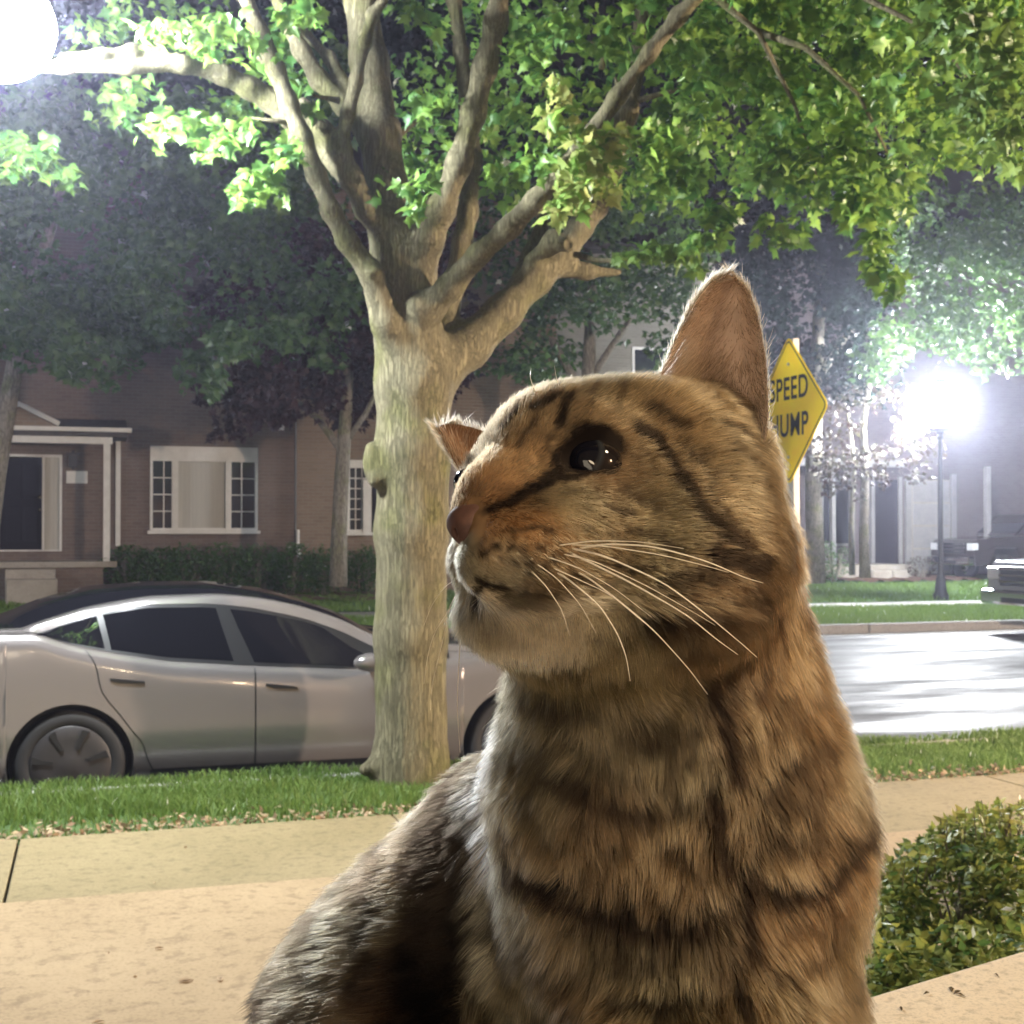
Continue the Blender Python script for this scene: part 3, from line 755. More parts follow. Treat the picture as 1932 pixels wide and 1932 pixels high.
# ================================================================ ground, road, pavements
def concrete(name, c1, c2, sc=3.0, bump=.0012, stain=None):
    m, nt, b = new_mat(name); N = nt.nodes; L = nt.links
    tc = N.new('ShaderNodeTexCoord')
    n1 = N.new('ShaderNodeTexNoise'); n1.inputs['Scale'].default_value = sc; n1.inputs['Detail'].default_value = 9; n1.inputs['Roughness'].default_value = .65
    n2 = N.new('ShaderNodeTexNoise'); n2.inputs['Scale'].default_value = sc*60; n2.inputs['Detail'].default_value = 3
    n3 = N.new('ShaderNodeTexNoise'); n3.inputs['Scale'].default_value = sc*14; n3.inputs['Detail'].default_value = 6
    for n in (n1, n2, n3): L.new(tc.outputs['Object'], n.inputs['Vector'])
    r = N.new('ShaderNodeValToRGB'); r.color_ramp.elements[0].position = .3; r.color_ramp.elements[1].position = .7
    r.color_ramp.elements[0].color = (*c1, 1); r.color_ramp.elements[1].color = (*c2, 1)
    L.new(n1.outputs[0], r.inputs[0])
    r2 = N.new('ShaderNodeValToRGB'); r2.color_ramp.elements[0].position = .30; r2.color_ramp.elements[1].position = .48
    r2.color_ramp.elements[0].color = (.42, .40, .38, 1); r2.color_ramp.elements[1].color = (1, 1, 1, 1)
    L.new(n3.outputs[0], r2.inputs[0])
    r3 = N.new('ShaderNodeValToRGB'); r3.color_ramp.elements[0].position = .32; r3.color_ramp.elements[1].position = .5
    r3.color_ramp.elements[0].color = (.6, .6, .6, 1); r3.color_ramp.elements[1].color = (1, 1, 1, 1)
    L.new(n2.outputs[0], r3.inputs[0])
    m1 = N.new('ShaderNodeMix'); m1.data_type = 'RGBA'; m1.blend_type = 'MULTIPLY'; m1.inputs[0].default_value = .5
    m2 = N.new('ShaderNodeMix'); m2.data_type = 'RGBA'; m2.blend_type = 'MULTIPLY'; m2.inputs[0].default_value = .5
    L.new(r.outputs[0], m1.inputs[6]); L.new(r2.outputs[0], m1.inputs[7]); L.new(m1.outputs[2], m2.inputs[6]); L.new(r3.outputs[0], m2.inputs[7])
    L.new(m2.outputs[2], b.inputs['Base Color']); b.inputs['Roughness'].default_value = .85; b.inputs['Specular IOR Level'].default_value = .3
    bp = N.new('ShaderNodeBump'); bp.inputs['Distance'].default_value = bump; bp.inputs['Strength'].default_value = .8
    ad = N.new('ShaderNodeMath'); L.new(n2.outputs[0], ad.inputs[0]); L.new(n3.outputs[0], ad.inputs[1]); L.new(ad.outputs[0], bp.inputs['Height'])
    L.new(bp.outputs[0], b.inputs['Normal']); return m
M_SIDE = concrete('sidewalk_concrete', (.205, .165, .082), (.28, .225, .12), 1.5)
M_WALK = concrete('walkway_concrete', (.28, .205, .112), (.38, .285, .165), 1.3)
M_KERB = concrete('kerb_concrete', (.36, .35, .33), (.46, .45, .43), 3.0)
M_STONE = concrete('ledge_stone', (.66, .54, .38), (.76, .64, .47), 9.0, bump=.0006)
M_ROAD = concrete('asphalt_light', (.050, .050, .056), (.085, .085, .094), 1.2, bump=.003)
M_ROAD.node_tree.nodes['Principled BSDF'].inputs['Roughness'].default_value = .55
M_ROAD.node_tree.nodes['Principled BSDF'].inputs['Specular IOR Level'].default_value = .24
_N = M_ROAD.node_tree.nodes; _L = M_ROAD.node_tree.links
_tc = _N.new('ShaderNodeTexCoord'); _mp = _N.new('ShaderNodeMapping'); _mp.inputs['Scale'].default_value = (.16, .8, 1)
_n = _N.new('ShaderNodeTexNoise'); _n.inputs['Scale'].default_value = 1.3; _n.inputs['Detail'].default_value = 6; _n.inputs['Roughness'].default_value = .65
_mr = _N.new('ShaderNodeMapRange'); _mr.inputs['From Min'].default_value = .36; _mr.inputs['From Max'].default_value = .64; _mr.inputs['To Min'].default_value = .32; _mr.inputs['To Max'].default_value = .82
_L.new(_tc.outputs['Object'], _mp.inputs[0]); _L.new(_mp.outputs[0], _n.inputs['Vector']); _L.new(_n.outputs[0], _mr.inputs[0]); _L.new(_mr.outputs[0], _N['Principled BSDF'].inputs['Roughness'])
M_SOIL = mat('soil', (.06, .045, .03), rough=.95, noise=14, col2=(.12, .09, .05), bump=.01, bscale=40)
M_TURF = mat('turf', (.035, .075, .015), rough=.9, noise=5, col2=(.09, .15, .035), bump=.03, bscale=70)
M_TURF_FAR = mat('turf_far', (.04, .10, .02), rough=.9, noise=3, col2=(.075, .16, .035), bump=.04, bscale=30)
M_MULCH = mat('mulch', (.09, .05, .03), rough=.95, noise=8, col2=(.17, .10, .065), bump=.03, bscale=25)

ZV, YK, YS1, YS0 = .15, 8.34, 6.97, 5.73         # verge height, near kerb, sidewalk edges
X0, X1 = -30, 90
def sheet(name, mt, x0, x1, y0, y1, z, nx=1, ny=1, bumpy=0, kind='structure'):
    xs = np.linspace(x0, x1, nx+1); ys = np.linspace(y0, y1, ny+1)
    V_ = [(x, y, z) for y in ys for x in xs]
    V_ = np.array(V_, float)
    if bumpy: V_[:, 2] += (fbm(V_[:, :2]@np.eye(2, 3)*2.2+3, 5, 3)-.5)*bumpy
    F_ = [(j*(nx+1)+i, j*(nx+1)+i+1, (j+1)*(nx+1)+i+1, (j+1)*(nx+1)+i) for j in range(ny) for i in range(nx)]
    return tag(mesh_obj(name, V_, F_, mt, smooth=True), kind=kind)
sheet('ground', M_SOIL, -160, 220, -60, 260, -.16)
ry = [YK-.02, YK+.5, 9.5, 10.5, 11.5, 12.5, 14, 18.75]; rz = [-.115, -.112, -.09, -.06, -.03, -.008, 0, 0]
tag(mesh_obj('road', [(x, y, z) for y, z in zip(ry, rz) for x in (X0, X1)], [(2*i, 2*i+1, 2*i+3, 2*i+2) for i in range(7)], M_ROAD, smooth=True), kind='structure')
# near side
def slab_row(name, y0, y1, z, mt, xs, thick=.16, gap=.012):
    base = sheet(name, M_SOIL, xs[0]-.3, xs[-1]+.3, y0-.01, y1+.01, z-.05)
    for a, b_ in zip(xs[:-1], xs[1:]):
        MB().box(a+gap/2, b_-gap/2, y0, y1, z-.12, z).build('slab', mt, base, bevel=.006)
    return base
jx = on_z(20, 1650, ZV)[0]
slab_row('sidewalk', YS0, YS1, ZV, M_SIDE, [jx+1.87*k for k in range(-4, 12)])
yw = on_z(180, 1781, ZV+.03)[1]
slab_row('walkway', yw, YS0-.012, ZV+.022, M_WALK, [jx-4.1, jx+3.4, jx+10.0])
slab_row('walkway', 1.4, yw-.012, ZV+.045, M_WALK, [jx-4.1, jx+3.4])
sheet('verge', M_TURF, X0, X1, YS1+.0, YK-.16, ZV-.03, 200, 8, .03)
sheet('planting_bed', M_SOIL, jx+3.45, 30, -.5, yw-.03, ZV+.02, 60, 12, .05)
kerb = sheet('near_kerb', M_KERB, X0, X1, YK-.155, YK-.15, .0)
for k in range(-8, 24):
    MB().box(k*3+.008, k*3+2.992, YK-.15, YK, -.2, ZV).build('kerb_stone', M_KERB, kerb, bevel=.02)
# far side
YF = 18.7
fk = sheet('far_kerb', M_KERB, X0, X1, YF+.002, YF+.004, .0)
for k in range(-6, 28):
    MB().box(k*3+.008, k*3+2.992, YF, YF+.18, -.1, .15).build('kerb_stone', M_KERB, fk, bevel=.02)
sheet('gutter', M_KERB, X0, X1, YF-.42, YF-.003, .004)
sheet('far_verge', M_TURF_FAR, X0, X1, YF+.18, 22.9, .13, 260, 10, .03)
far_walk = sheet('far_sidewalk', M_SOIL, X0, X1, 22.9, 24.1, .10)
for k in range(-8, 26):
    MB().box(k*2.4+.01, k*2.4+2.39, 22.9, 24.1, .0, .16).build('slab', M_KERB, far_walk)
def lawn_z(y): return .17+.022*(y-24.1)
xs = np.linspace(X0, X1, 160); ys = np.linspace(24.1, 34, 14)
V_ = np.array([(x, y, lawn_z(y)) for y in ys for x in xs]); V_[:, 2] += (fbm(V_*np.array([1, 1, 0])*1.3, 8, 3)-.5)*.06
tag(mesh_obj('far_lawn', V_, [(j*160+i, j*160+i+1, (j+1)*160+i+1, (j+1)*160+i) for j in range(13) for i in range(159)], M_TURF_FAR, smooth=True), kind='structure')

# ledge the cat sits on
e0 = on_z(1590, 1893, LEDGE_Z); e1 = on_z(1932, 1791, LEDGE_Z)
dv = norm((e1-e0)*np.array([1, 1, 0])); nv_ = np.array([-dv[1], dv[0], 0])
a = e0-dv*.55; b_ = e0+dv*1.7
def prism(name, poly, z0, z1, mt, parent=None, bevel=0):
    n = len(poly); v_ = [(p[0], p[1], z0) for p in poly]+[(p[0], p[1], z1) for p in poly]
    f_ = [tuple(range(n))[::-1], tuple(range(n, 2*n))]+[(i, (i+1) % n, (i+1) % n+n, i+n) for i in range(n)]
    o = mesh_obj(name, v_, f_, mt, parent)
    if bevel:
        m = o.modifiers.new('bevel', 'BEVEL'); m.width = bevel; m.segments = 3
    return o
wall = empty('stone_ledge_wall', (float(e0[0]), float(e0[1]), ZV)); tag(wall, 'low wall with a pale tan stone ledge cap under the cat, beside the shrub', 'wall')
for k in range(3):
    p0 = a+dv*(.78*k+.004*(k > 0)); p1 = a+dv*(.78*(k+1))
    prism('cap_stone', [p0, p0-nv_*.42, p1-nv_*.42, p1], LEDGE_Z-.07, LEDGE_Z, M_STONE, wall, .004)
prism('wall_core', [a-nv_*.04+dv*.03, a-nv_*.38+dv*.03, b_-nv_*.38, b_-nv_*.04], ZV-.1, LEDGE_Z-.072, M_WALK, wall)
# crumbs on the cap
for px, py, r_ in ((1795,1868,.0035), (1806,1874,.003), (1812,1879,.0025), (1748,1876,.002), (1880,1842,.0018), (1700,1905,.002)):
    q = on_z(px, py, LEDGE_Z); m = MB()
    an = random.random()*3; cx_, sx_ = math.cos(an)*r_, math.sin(an)*r_
    m.add([(q[0]-cx_*1.6, q[1]-sx_*1.6, q[2]+.0004), (q[0]+sx_*.5, q[1]-cx_*.5, q[2]+.0012), (q[0]+cx_*1.6, q[1]+sx_*1.6, q[2]+.0005), (q[0]-sx_*.5, q[1]+cx_*.5, q[2]+.0014), (q[0], q[1], q[2]+.0022)],
          [(0, 1, 4), (1, 2, 4), (2, 3, 4), (3, 0, 4), (3, 2, 1, 0)])
    o = m.build('leaf_crumb', M_SOIL); tag(o, 'small dark leaf crumbs scattered on the pale stone ledge', 'leaf', 'crumbs on the ledge')

# grass blades: near verge, thick in the middle and thin with litter by the sidewalk
M_GRASS = leaf_mat('grass_blade', [(.10, .18, .03), (.18, .27, .05), (.27, .34, .08), (.38, .35, .17), (.14, .23, .05)], trans=.3, rough=.6)
M_LITTER = leaf_mat('dry_leaf', [(.22, .13, .07), (.34, .23, .13), (.14, .08, .05), (.42, .33, .2)], trans=.1, rough=.8)
def blades(name, n, x0, x1, y0, y1, zf, h, wd, label, dens=None, mt=None, seed=1):
    g = np.random.default_rng(seed)
    x = g.uniform(x0, x1, n); y = g.uniform(y0, y1, n)
    if dens is not None:
        k = g.random(n) < dens(x, y); x, y = x[k], y[k]
    n = len(x); z = zf(x, y)
    an = g.uniform(0, 2*np.pi, n); hh = g.uniform(.5, 1.25, n)*h*(.6+.8*fbm(np.stack([x, y, x*0], 1)*2.5, 4, 2)); ww = wd*g.uniform(.6, 1.3, n)
    le = g.uniform(.1, .9, n)*hh; la = g.uniform(0, 2*np.pi, n)
    b0 = np.stack([x-np.cos(an)*ww, y-np.sin(an)*ww, z], 1); b1 = np.stack([x+np.cos(an)*ww, y+np.sin(an)*ww, z], 1)
    m0 = np.stack([x+np.cos(la)*le*.3, y+np.sin(la)*le*.3, z+hh*.6], 1); off_ = np.stack([np.cos(an)*ww*.7, np.sin(an)*ww*.7, ww*0], 1)
    tp_ = np.stack([x+np.cos(la)*le, y+np.sin(la)*le, z+hh], 1)
    v_ = np.stack([b0, b1, m0+off_, m0-off_, tp_], 1).reshape(-1, 3); i = np.arange(n)*5
    t_ = np.stack([i, i+1, i+2, i, i+2, i+3, i+3, i+2, i+4], 1)
    return tag(big_mesh(name, v_, t_, mt or M_GRASS), label, 'grass', kind='stuff')
blades('grass', 170000, -4, 12, YS1-.02, YK-.03, lambda x, y: ZV-.03+.03*(y > YK-.15), .058, .004, 'short green lawn grass on the verge between sidewalk and parked silver car',
       lambda x, y: np.clip(.35+1.6*fbm(np.stack([x, y, x*0], 1)*1.7, 19, 3)-.3, .2, 1)*np.clip((y-YS1-.16+.35*(fbm(np.stack([x, y, x*0], 1)*3, 9, 2)-.5))/.4, .06, 1))
blades('grass', 90000, -6, 34, YF+.2, 22.9, lambda x, y: .13+x*0, .09, .008, 'mown grass on the far verge across the road', seed=3)
blades('grass', 60000, -6, 34, 24.1, 29.5, lambda x, y: lawn_z(y), .09, .012, 'mown grass of the front lawns before the brick houses', seed=4)
# dry leaf litter along the sidewalk edge
g = np.random.default_rng(5); n = 5200
x = g.uniform(-4, 12, n); y = YS1+np.abs(g.normal(0, .17, n))-.02; k = (y < YS1+.6); x, y = x[k], y[k]; n = len(x)
c = np.stack([x, y, ZV-.02+g.uniform(0, .035, n)], 1); s_ = g.uniform(.010, .028, n)[:, None]
u = g.normal(size=(n, 3))*np.array([1, 1, .45]); u /= np.linalg.norm(u, axis=1)[:, None]; v2 = np.cross(u, g.normal(size=(n, 3))*np.array([.4, .4, 1])); v2 /= np.linalg.norm(v2, axis=1)[:, None]
vv = np.stack([c-u*s_, c+v2*s_*.45, c+u*s_, c-v2*s_*.45], 1).reshape(-1, 3); i = np.arange(n)*4
tag(big_mesh('leaf_litter', vv, np.stack([i, i+1, i+2, i+3], 1), M_LITTER, n=4), 'dry brown leaf litter along the edge of the sidewalk', 'leaves', kind='stuff')
LFL = ['largest curled dry leaf on the walkway at the lower left', 'dry leaf on the walkway just left of the cat haunch', 'small dry leaf on the walkway above the largest one', 'tiny dark leaf bit near the near edge of the sidewalk', 'tiny dark leaf bit in the middle of the sidewalk', 'dry leaf cut by the bottom edge of the picture', 'tiny dry leaf on the walkway left of the largest one', 'leftmost tiny leaf bit on the walkway', 'tiny leaf bit between the two larger dry leaves on the walkway']
for li, (px, py, s_) in enumerate(((350,1851,.030), (415,1849,.022), (300,1790,.018), (292,1667,.012), (350,1600,.010), (185,1930,.022), (205,1800,.008), (90,1760,.012), (255,1845,.008))):
    q = on_z(px, py, ZV+.047 if py > 1780 else ZV+.002); an = random.random()*3
    ca_, sa_ = math.cos(an)*s_, math.sin(an)*s_
    MB().add([(q[0]-ca_, q[1]-sa_, q[2]+.004), (q[0]+sa_*.5, q[1]-ca_*.5, q[2]+.010), (q[0]+ca_, q[1]+sa_, q[2]+.003), (q[0]-sa_*.5, q[1]+ca_*.5, q[2]+.008), (q[0], q[1], q[2]+.001)],
             [(0, 1, 4), (1, 2, 4), (2, 3, 4), (3, 0, 4)]).build('dry_leaf', M_LITTER)
    tag(bpy.context.scene.collection.objects[-1], LFL[li], 'leaf', 'dry leaves on the pavement')
# ================================================================ leaves
def maple_leaf():
    o = [(0,0),(.10,-.02),(.30,.02),(.24,.16),(.50,.30),(.33,.36),(.30,.52),(.17,.50),(.12,.66),(0,.95)]
    pts_ = o+[(-x, y) for x, y in o[-2:0:-1]]
    v_ = [(x, y, -.35*abs(x)-.18*y*y) for x, y in pts_]+[(0, .38, .04)]
    n = len(pts_); f_ = [(i, (i+1) % n, n) for i in range(n)]
    return np.array(v_), np.array(f_)
LEAF_V, LEAF_F = maple_leaf()
def simple_leaf():
    return np.array([(0,0,0),(.28,.35,-.08),(0,1,-.12),(-.28,.35,-.08),(0,.4,.03)]), np.array([(0,1,4),(1,2,4),(2,3,4),(3,0,4)])
SL_V, SL_F = simple_leaf()
def frames(n, g, droop=.6, spread=1.0):
    """random leaf frames: stalk direction mostly outwards and down, blade mostly facing up"""
    d = g.normal(size=(n, 3)); d[:, 2] = d[:, 2]*.5-droop; d /= np.linalg.norm(d, axis=1)[:, None]
    up_ = g.normal(size=(n, 3))*spread*.7; up_[:, 2] += .9
    s_ = np.cross(d, up_); s_ /= np.linalg.norm(s_, axis=1)[:, None]
    return s_, d, np.cross(s_, d)
def leaves_mesh(name, c, size, mt, parent, g, shape='maple', droop=.6, kind='stuff'):
    n = len(c); S, D, U = frames(n, g, droop)
    lv, lf = (LEAF_V, LEAF_F) if shape == 'maple' else (SL_V, SL_F)
    v_ = c[:, None]+size[:, None, None]*(S[:, None]*lv[None, :, :1]+D[:, None]*lv[None, :, 1:2]+U[:, None]*lv[None, :, 2:3])
    f_ = lf[None]+(np.arange(n)*len(lv))[:, None, None]
    o = big_mesh(name, v_.reshape(-1, 3), f_.reshape(-1, 3), mt, parent)
    if kind: o['kind'] = kind
    return o
def cluster(g, px, py, rx, ry, d, dd_, n, hollow=0):
    """n points in a lumpy cluster seen at (px, py) with reach rx, ry pixels, depth d +- dd_"""
    q = g.normal(size=(n*2, 3)); q /= np.linalg.norm(q, axis=1)[:, None]; q *= (g.random((n*2, 1))**.45)
    c = CAM+ (np.array([0, 0, 0]))
    dep = d+q[:, 2]*dd_; X = px+q[:, 0]*rx; Y = py+q[:, 1]*ry
    P_ = CAM+(FWD[None]+RGT[None]*((X-CPX)/FPX)[:, None]+UPV[None]*((CPX-Y)/FPX)[:, None])*dep[:, None]
    k = fbm(P_*2.6, int(px) % 97, 2) > .42
    P_ = P_[k][:n]
    return P_

# ================================================================ street maple
def bark(name, c1, c2, sc=9, zs=.22, dist=.012):
    m, nt, b = new_mat(name); N = nt.nodes; L = nt.links
    tc = N.new('ShaderNodeTexCoord'); mp = N.new('ShaderNodeMapping'); mp.inputs['Scale'].default_value = (1, 1, zs)
    L.new(tc.outputs['Object'], mp.inputs[0])
    n0 = N.new('ShaderNodeTexNoise'); n0.inputs['Scale'].default_value = 3; n0.inputs['Detail'].default_value = 3
    L.new(tc.outputs['Object'], n0.inputs['Vector'])
    vo = N.new('ShaderNodeTexVoronoi'); vo.feature = 'DISTANCE_TO_EDGE'; vo.inputs['Scale'].default_value = sc*4.5
    nn = N.new('ShaderNodeTexNoise'); nn.inputs['Scale'].default_value = sc*3; nn.inputs['Detail'].default_value = 8; nn.inputs['Roughness'].default_value = .7
    mxv = N.new('ShaderNodeMix'); mxv.data_type = 'VECTOR'; mxv.inputs[0].default_value = .06
    L.new(mp.outputs[0], nn.inputs['Vector']); L.new(mp.outputs[0], mxv.inputs[4]); L.new(nn.outputs['Color'], mxv.inputs[5]); L.new(mxv.outputs[1], vo.inputs['Vector'])
    r = N.new('ShaderNodeValToRGB'); r.color_ramp.elements[0].position = 0; r.color_ramp.elements[1].position = .16
    L.new(vo.outputs[0], r.inputs[0])
    c = N.new('ShaderNodeValToRGB'); c.color_ramp.elements[0].color = (*c1, 1); c.color_ramp.elements[1].color = (*c2, 1); c.color_ramp.elements[0].position = .3; c.color_ramp.elements[1].position = .7
    L.new(nn.outputs[0], c.inputs[0])
    m1 = N.new('ShaderNodeMix'); m1.data_type = 'RGBA'; m1.blend_type = 'MULTIPLY'; m1.inputs[0].default_value = .45
    L.new(c.outputs[0], m1.inputs[6]); L.new(r.outputs[0], m1.inputs[7])
    r4 = N.new('ShaderNodeValToRGB'); r4.color_ramp.elements[0].position = .5; r4.color_ramp.elements[1].position = .68
    r4.color_ramp.elements[0].color = (1, 1, 1, 1); r4.color_ramp.elements[1].color = (.72, .80, .48, 1)
    L.new(n0.outputs[0], r4.inputs[0])
    m2 = N.new('ShaderNodeMix'); m2.data_type = 'RGBA'; m2.blend_type = 'MULTIPLY'; m2.inputs[0].default_value = .8
    L.new(m1.outputs[2], m2.inputs[6]); L.new(r4.outputs[0], m2.inputs[7])
    L.new(m2.outputs[2], b.inputs['Base Color']); b.inputs['Roughness'].default_value = .85; b.inputs['Specular IOR Level'].default_value = .2
    ad = N.new('ShaderNodeMath'); ad.operation = 'MULTIPLY_ADD'; ad.inputs[1].default_value = .5
    L.new(r.outputs[0], ad.inputs[0]); L.new(nn.outputs[0], ad.inputs[2])
    bp = N.new('ShaderNodeBump'); bp.inputs['Distance'].default_value = dist; bp.inputs['Strength'].default_value = 1
    L.new(ad.outputs[0], bp.inputs['Height']); L.new(bp.outputs[0], b.inputs['Normal']); return m
M_BARK = bark('maple_bark', (.17, .155, .09), (.30, .27, .165), 15, .06, .007)
M_BARK2 = bark('pale_bark', (.20, .18, .15), (.34, .31, .26), 6)
TB = on_z(772, 1468, ZV-.02)
maple = empty('maple_tree', TB); tag(maple, 'large maple tree with pale forked trunk on the verge in front of the silver car', 'tree')
def chain(bl, pl, k=.05):
    """pl: (px, py, width px, depth)"""
    for (a, b_, w0, d0), (c, d__, w1, d1) in zip(pl[:-1], pl[1:]):
        bl.cone(at(a, b_, d0), at(c, d__, d1), w0*d0/FPX/2, w1*d1/FPX/2, k)
CH = {
 'trunk': [(772,1500,158,8.18),(774,1440,138,8.18),(776,1200,132,8.2),(777,1000,134,8.2),(779,850,136,8.2),(780,720,140,8.2),(772,640,122,8.2),(762,560,112,8.2),(756,490,106,8.2),(745,430,92,8.22),(732,370,80,8.25),(716,250,74,8.3),(698,120,68,8.4),(682,0,62,8.45),(668,-120,56,8.5)],
 'a': [(765,700,66,8.1),(728,610,52,8.0),(700,515,44,7.95),(655,455,38,7.9),(625,400,36,7.88),(597,330,34,7.85),(570,260,34,7.82),(545,195,33,7.8),(520,130,32,7.78),(490,60,30,7.75),(458,-20,28,7.7),(430,-100,24,7.7)],
 'b': [(742,450,62,8.15),(695,395,50,8.05),(662,335,40,8.0),(640,285,38,8.0),(612,245,28,8.0),(588,215,22,8.0),(572,192,16,8.0)],
 'b2': [(642,280,28,8.0),(656,215,23,7.95),(672,150,22,7.9),(688,80,22,7.85),(702,30,22,7.85),(740,-25,20,7.8)],
 'c': [(712,270,44,8.3),(650,198,37,8.35),(602,150,34,8.4),(568,95,31,8.4),(545,50,27,8.45),(515,-20,24,8.5)],
 'c2': [(660,180,28,8.4),(620,108,22,8.5),(575,62,19,8.6),(535,15,18,8.7)],
 'd': [(655,330,46,8.1),(600,262,44,8.05),(552,222,44,8.0),(512,190,42,7.98),(470,165,38,7.9),(420,140,34,7.8),(345,122,29,7.65),(240,126,25,7.5),(120,126,20,7.35),(40,128,14,7.25)],
 'd2': [(345,120,20,7.65),(300,100,17,7.6),(250,92,15,7.5),(190,100,13,7.4),(120,106,11,7.3)],
 'e': [(788,545,62,8.15),(808,455,48,8.05),(832,395,46,8.0),(865,310,42,7.95),(893,215,40,7.9),(915,130,38,7.85),(936,40,36,7.8),(950,-60,32,7.8)],
 'f': [(800,720,60,8.35),(840,620,46,8.45),(858,530,40,8.5),(872,460,40,8.5),(884,400,34,8.55),(893,300,34,8.6),(884,200,34,8.65),(870,100,28,8.7),(856,0,26,8.75),(850,-80,24,8.8)],
 'g': [(778,620,70,8.1),(806,585,56,8.05),(850,540,46,7.95),(905,480,41,7.85),(960,430,39,7.75),(1010,380,36,7.65),(1060,325,33,7.55),(1110,262,30,7.5),(1165,182,29,7.4),(1225,100,28,7.35),(1280,30,25,7.3),(1330,-20,20,7.2),(1400,-70,16,7.1)],
 'h': [(785,760,110,8.25),(830,690,88,8.3),(880,655,80,8.4),(950,590,64,8.5),(1010,530,54,8.6),(1062,478,48,8.7),(1095,430,42,8.75),(1125,390,38,8.8),(1152,320,36,8.9),(1182,215,34,9.0),(1205,110,32,9.1),(1216,-10,28,9.2),(1222,-100,24,9.2)],
 'h2': [(985,525,24,8.55),(1010,495,34,8.5),(1045,455,36,8.45),(1072,462,30,8.35)],
 'h3': [(960,560,30,8.6),(1000,480,28,8.75),(1030,410,26,8.85),(1060,350,20,8.9)],
 'i': [(1050,505,34,8.7),(1105,512,28,8.75),(1165,514,15,8.8)],
 'root': [(730,1440,50,8.1),(690,1452,26,8.05)],
}
allp = np.array([at(p[0], p[1], p[3]) for c in CH.values() for p in c])
tb = Blob(allp.min(0)-.25, allp.max(0)+.25, .0145)
for nme, c in CH.items(): chain(tb, c, .075 if nme in ('trunk', 'h', 'e') else .05)
tb.ell(at(702, 872, 8.08), (.055, .055, .11), k=.07); tb.ell(at(712, 905, 8.05), (.05, .05, .05), k=.06); tb.ell(at(700, 845, 8.06), (.03, .03, .035), k=.03)
tb.ell(at(792, 575, 7.98), (.07, .05, .07), k=.05); tb.ell(at(706, 512, 7.86), (.045, .04, .03), k=.03)
tb.cone(at(1074, 460, 8.30), at(1074, 460, 8.20), .034, .034, .012, cut=True)
tv, tf = tb.mesh(1)
# long bark plates: push the skin in and out along the grain
nrm = np.zeros_like(tv)
tq = np.concatenate([tf[:, [0, 1, 2]], tf[:, [0, 2, 3]]]); fn_ = np.cross(tv[tq[:, 1]]-tv[tq[:, 0]], tv[tq[:, 2]]-tv[tq[:, 0]])
for i in range(3): np.add.at(nrm, tq[:, i], fn_)
nrm /= np.linalg.norm(nrm, axis=1)[:, None]+1e-12
tv = tv+nrm*((fbm(tv*np.array([24, 24, 5]), 31, 3)-.5)*.009+(fbm(tv*4, 33, 2)-.5)*.02)[:, None]
trunk = big_mesh('trunk', tv, tf, M_BARK, maple, smooth=True, n=4)
tw = MB()
for pl in ([(1200,190,9.0),(1250,176,9.0),(1320,160,9.0),(1430,132,8.9)], [(1135,130,8.3),(1140,100,8.3),(1130,85,8.3),(1110,78,8.3)], [(1175,178,7.4),(1165,160,7.4),(1160,145,7.4)], [(1085,480,8.4),(1120,490,8.3),(1155,492,8.2),(1240,480,8.1),(1310,470,8.0)],
           [(560,235,7.99),(520,228,7.9),(470,222,7.85)], [(745,262,8.3),(790,225,8.4),(830,175,8.5)], [(515,150,8.4),(480,95,8.45),(455,58,8.5)], [(640,190,8.0),(590,180,7.9)], [(620,245,7.98),(612,248,7.9),(600,240,7.85)],
           [(1430,60,7.4),(1520,90,7.2),(1620,180,7.1),(1680,300,7.1)], [(1330,-20,7.2),(1430,60,7.3),(1500,200,7.4),(1540,330,7.5)], [(1400,-70,7.1),(1600,-20,6.8),(1760,60,6.6),(1850,180,6.5)]):
    P = [at(*p) for p in pl]; MB().tube(P, [.022*(1-.75*i/(len(P)-1)) for i in range(len(P))], 7).build('twig', M_BARK, maple, smooth=True)

M_LEAF = leaf_mat('maple_leaf', [(.05, .16, .035), (.10, .27, .06), (.07, .21, .06), (.15, .34, .07), (.22, .38, .07)], trans=.40)
M_LEAFY = leaf_mat('maple_leaf_yellow', [(.10, .20, .03), (.20, .30, .04), (.30, .34, .05), (.14, .24, .06)], trans=.32)
M_LEAFP = leaf_mat('maple_leaf_pale', [(.14, .30, .05), (.28, .40, .07), (.42, .42, .05), (.12, .28, .08), (.38, .38, .14)], trans=.4)
g = np.random.default_rng(21)
CL = []   # px, py, rx, ry, depth, +-, n, tint
def add(*a): CL.append(a)
# great mass to the right
for _ in range(95):
    px = g.uniform(1230, 1990); top = -120
    low = np.interp(px, [1230, 1330, 1450, 1520, 1600, 1660, 1720, 1800, 1990], [380, 420, 380, 360, 430, 450, 330, 250, 250])
    py = g.uniform(top, low); add(px, py, g.uniform(50, 90), g.uniform(35, 70), g.uniform(7.2, 9.6), .35, int(g.uniform(45, 85)), 0)
for px, py, rx, ry, n in ((1480,430,60,40,60),(1380,400,60,40,60),(1540,330,50,60,60),(1655,470,38,60,60),(1680,530,30,30,22),(1620,400,50,50,60),(1600,280,50,60,60),(1690,330,40,60,50),(1560,200,60,50,60),(1290,330,60,50,70),(1250,260,50,50,60),(1700,180,60,60,60),(1480,300,60,40,50),(1440,160,40,30,40),(1820,300,20,20,8),(1340,450,50,24,40)):
    add(px, py, rx, ry, g.uniform(6.9, 7.6), .25, n, 0)
for px, py, rx, ry, n in ((1850,60,70,70,90),(1900,160,60,80,90),(1830,190,50,50,60),(1900,260,45,50,45),(1915,320,30,30,20),(1790,40,50,50,50),(1810,110,40,40,40)): add(px, py, rx, ry, 6.2, .25, n, 1)
